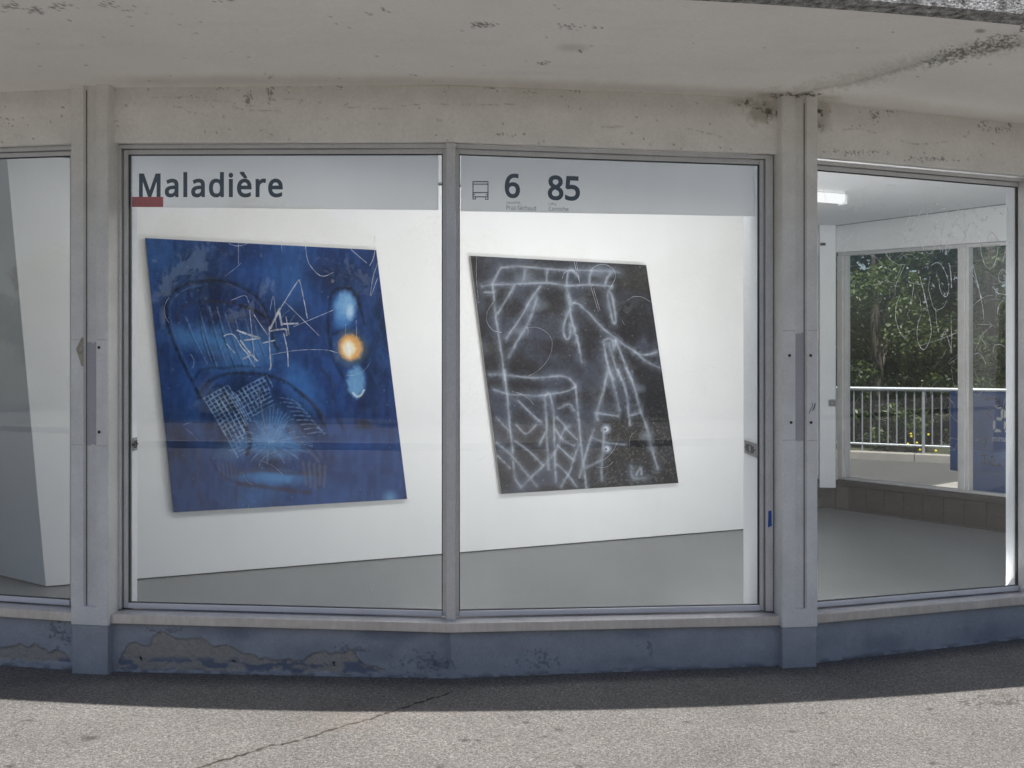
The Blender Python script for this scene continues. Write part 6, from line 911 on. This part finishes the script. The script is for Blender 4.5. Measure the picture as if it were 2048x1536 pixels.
# ---------------------------------------------------------------- vegetation
def leaves(name, n, clumps, size, mat, parent, seed, spread=.28, kind=None):
    """clumps: (centre, radius); every leaf is a folded four-sided blade"""
    r = np.random.default_rng(seed); C = np.array([c for c, _ in clumps]); Rr = np.array([q for _, q in clumps])
    k = r.choice(len(C), n, p=Rr ** 2 / (Rr ** 2).sum()); d = r.normal(size=(n, 3)); d /= np.linalg.norm(d, axis=1)[:, None]
    rad = Rr[k] * (1 - spread * np.abs(r.normal(size=n))); pos = C[k] + d * rad[:, None] * [1, 1, .8]
    nr = d + [0, 0, .7] + r.normal(size=(n, 3)) * .5; nr /= np.linalg.norm(nr, axis=1)[:, None]
    a = np.cross(nr, r.normal(size=(n, 3))); a /= np.linalg.norm(a, axis=1)[:, None] + 1e-9; b = np.cross(nr, a)
    s = size * r.uniform(.6, 1.25, n)[:, None]
    V = np.stack([pos - a * s, pos + b * s * .42 + nr * s * .12, pos + a * s - nr * s * .18, pos - b * s * .42 + nr * s * .12], 1).reshape(-1, 3)
    me = bpy.data.meshes.new(name); me.vertices.add(n * 4); me.vertices.foreach_set('co', V.ravel().astype(np.float32)); me.loops.add(n * 4)
    me.loops.foreach_set('vertex_index', np.arange(n * 4, dtype=np.int32)); me.polygons.add(n); me.polygons.foreach_set('loop_start', np.arange(0, n * 4, 4, dtype=np.int32)); me.update(calc_edges=True)
    at_ = me.color_attributes.new('stain', 'FLOAT_COLOR', 'POINT'); tint = np.clip(r.beta(1.6, 2.2, n) + .12 * r.normal(size=len(C))[k], 0, 1)
    at_.data.foreach_set('color', np.repeat(np.stack([tint, tint, tint, np.ones(n)], 1), 4, 0).ravel().astype(np.float32))
    o = put(name, me, mat, parent)
    if kind: o['kind'] = kind
    return o
def tree(name, x, y, z0, h, rad, nleaf, size, mat, seed, label, group, low=.35):
    r = random.Random(seed); root = tag(empty(name, (x, y, z0)), label, 'tree', group); base = Vector((x, y, z0))
    m = MB(); top = base + Vector((r.uniform(-.2, .2), r.uniform(-.2, .2), h * .8)); m.tube([base - Vector((0, 0, .1)), base + (top - base) * .35, base + (top - base) * .7, top], [.09 + .012 * h, .06 + .01 * h, .04 + .006 * h, .015], 8)
    cl = []
    for k in range(34):
        f = low + (1 - low) * (k + r.random()) / 34; a = r.uniform(0, 6.28); w_ = rad * (1 - abs(f - .55) * 1.1) * r.uniform(.45, 1.05)
        c = base + Vector((math.cos(a) * w_, math.sin(a) * w_, h * f)); cl.append((tuple(c), rad * r.uniform(.22, .42)))
        if k % 4 == 0: st = base + (top - base) * max(.2, f - .2); m.tube([st, (st + c) / 2 + Vector((0, 0, .1)), c], [.035, .022, .008], 5)
    m.build('trunk', M['bark'], root)
    leaves('crown', nleaf, cl, size, mat, root, seed); return root
def dup(root, dx, dy, rot, sc_, label=None):
    r = root.copy(); sc.collection.objects.link(r); r.location = root.location + Vector((dx, dy, 0)); r.rotation_euler = (0, 0, rot); r.scale = (sc_, sc_, sc_ * random.uniform(.9, 1.12))
    if label: r['label'] = label
    for c in root.children:
        q = c.copy(); sc.collection.objects.link(q); q.parent = r
    return r
LB = ['bushy green tree behind the guard rail in the wide left pane of the rear window', 'leafy green tree right behind the blue totem']
for k, (t, o, h, rd) in enumerate([(.2, 1.8, 4.6, 1.25), (1.9, 2.0, 5.0, 1.35), (3.6, 1.9, 4.6, 1.3), (-1.6, 2.1, 4.8, 1.3), (5.3, 2.3, 4.8, 1.4)]):
    x, y = kpt(t, -o); tree('broadleaf_tree', x, y, .12, h, rd, 17000, .048, M['leaf'], 100 + k, (LB + ['leafy roadside tree behind the guard rail at the edge of the window view'] * 3)[k], 'trees behind the guard rail', low=.0)
for k, (t, o) in enumerate([(-1.2, 4.8), (1.4, 5.2), (3.9, 5.0), (6.6, 5.4), (9, 5)]):
    x, y = kpt(t, -o); tree('woodland_tree', x, y, .6, 7.0, 2.1, 3600, .13, M['leaf_dark'], 140 + k, 'dark tree in the wood behind the roadside trees', 'dark trees in the wood behind', low=.08)
cl = [((*kpt(random.uniform(-6, 12), -random.uniform(.5, 1.1)), random.uniform(.15, .75)), random.uniform(.16, .34)) for _ in range(90)]
u = leaves('undergrowth', 11000, cl, .05, M['leaf'], None, 77, .5); tag(u, 'low green undergrowth along the foot of the guard rail', 'undergrowth', kind='stuff')
cl = [((*kpt(random.uniform(-12, 16), -random.uniform(6.5, 8.5)), random.uniform(.5, 9.0)), random.uniform(.8, 1.4)) for _ in range(150)]
u = leaves('woodland', 26000, cl, .17, M['leaf_dark'], None, 78, .4); tag(u, 'dense dark wood filling the view beyond the trees', 'woodland', kind='stuff')
fl = tag(empty('flowering_weed', (*kpt(kt(1830), -.3), .1)), 'wild plant with yellow flowers at the foot of the guard rail', 'plant')
bb = Vector((*kpt(kt(1830), -.3), .1)); stems = MB(); heads = []
for (x, y) in [(1816, 888), (1823, 873), (1834, 886), (1857, 869.5), (1822, 868), (1872, 902), (1840, 900)]:
    d2 = Vector(((x - 1024) / FPX, 1)); base = K0 - KN * .18; d = base.dot(KN) / d2.dot(KN); p = at(x, y, d); heads.append(p); stems.tube([(p.x + random.uniform(-.05, .05), p.y + .12, .1), (p.x, p.y + .05, .12 + (p.z - .1) * .6), p], .003, 4)
stems.build('stems', M['leaf_dark'], fl)
for p in heads:
    m = MB(); m.add([tuple(p + Vector((0, -.012, 0)))] + [tuple(p + Vector((math.cos(a) * q, .004 * (k % 2), math.sin(a) * q))) for k, (a, q) in enumerate([(2 * math.pi * i / 10, .026 if i % 2 else .017) for i in range(10)])], [(0, 1 + (i + 1) % 10, 1 + i) for i in range(10)]); m.build('flower', M['flower'], fl)
GT = 'trees across the street mirrored in the shop glass'; LT = 'leafy tree across the street seen only as a reflection in the glass'
t0 = tree('street_tree', -4, -14.5, .12, 4.9, 1.9, 9500, .12, M['leaf'], 201, LT, GT, low=.0)
t1 = tree('street_tree', 2.2, -15.5, .12, 4.3, 1.8, 9500, .12, M['leaf'], 202, LT, GT, low=.0)
for k in range(24):
    src = t0 if k % 2 else t1; X = -25 + k * 2.15 + random.uniform(-.6, .6)
    if abs(X + 4) < 1.2 or abs(X - 2.2) < 1.2: X += 1.6
    dup(src, X - src.location.x, random.uniform(-4, .6), random.uniform(0, 6), random.uniform(.85, 1.15))

gv = MB(); r_ = random.Random(3)                  # grit swept against the foot of the wall
for k in range(260):
    F = r_.choice((F1, F2, F2, F3, F3, F4, F4)); a = r_.uniform(0, F.L); o = -abs(r_.gauss(.02, .22)) + .012; p = F.raw(a, o, .003); q = r_.uniform(.0015, .0055)
    gv.add([p + Vector((q, 0, 0)), p + Vector((-q * .6, q * .8, 0)), p + Vector((-q * .5, -q, 0)), p + Vector((0, 0, q * r_.uniform(.5, 1.2)))], [(0, 1, 3), (1, 2, 3), (2, 0, 3), (0, 2, 1)])
tag(gv.build('grit', M['grit']), 'loose grit scattered on the asphalt along the kiosk wall', 'grit', kind='stuff')
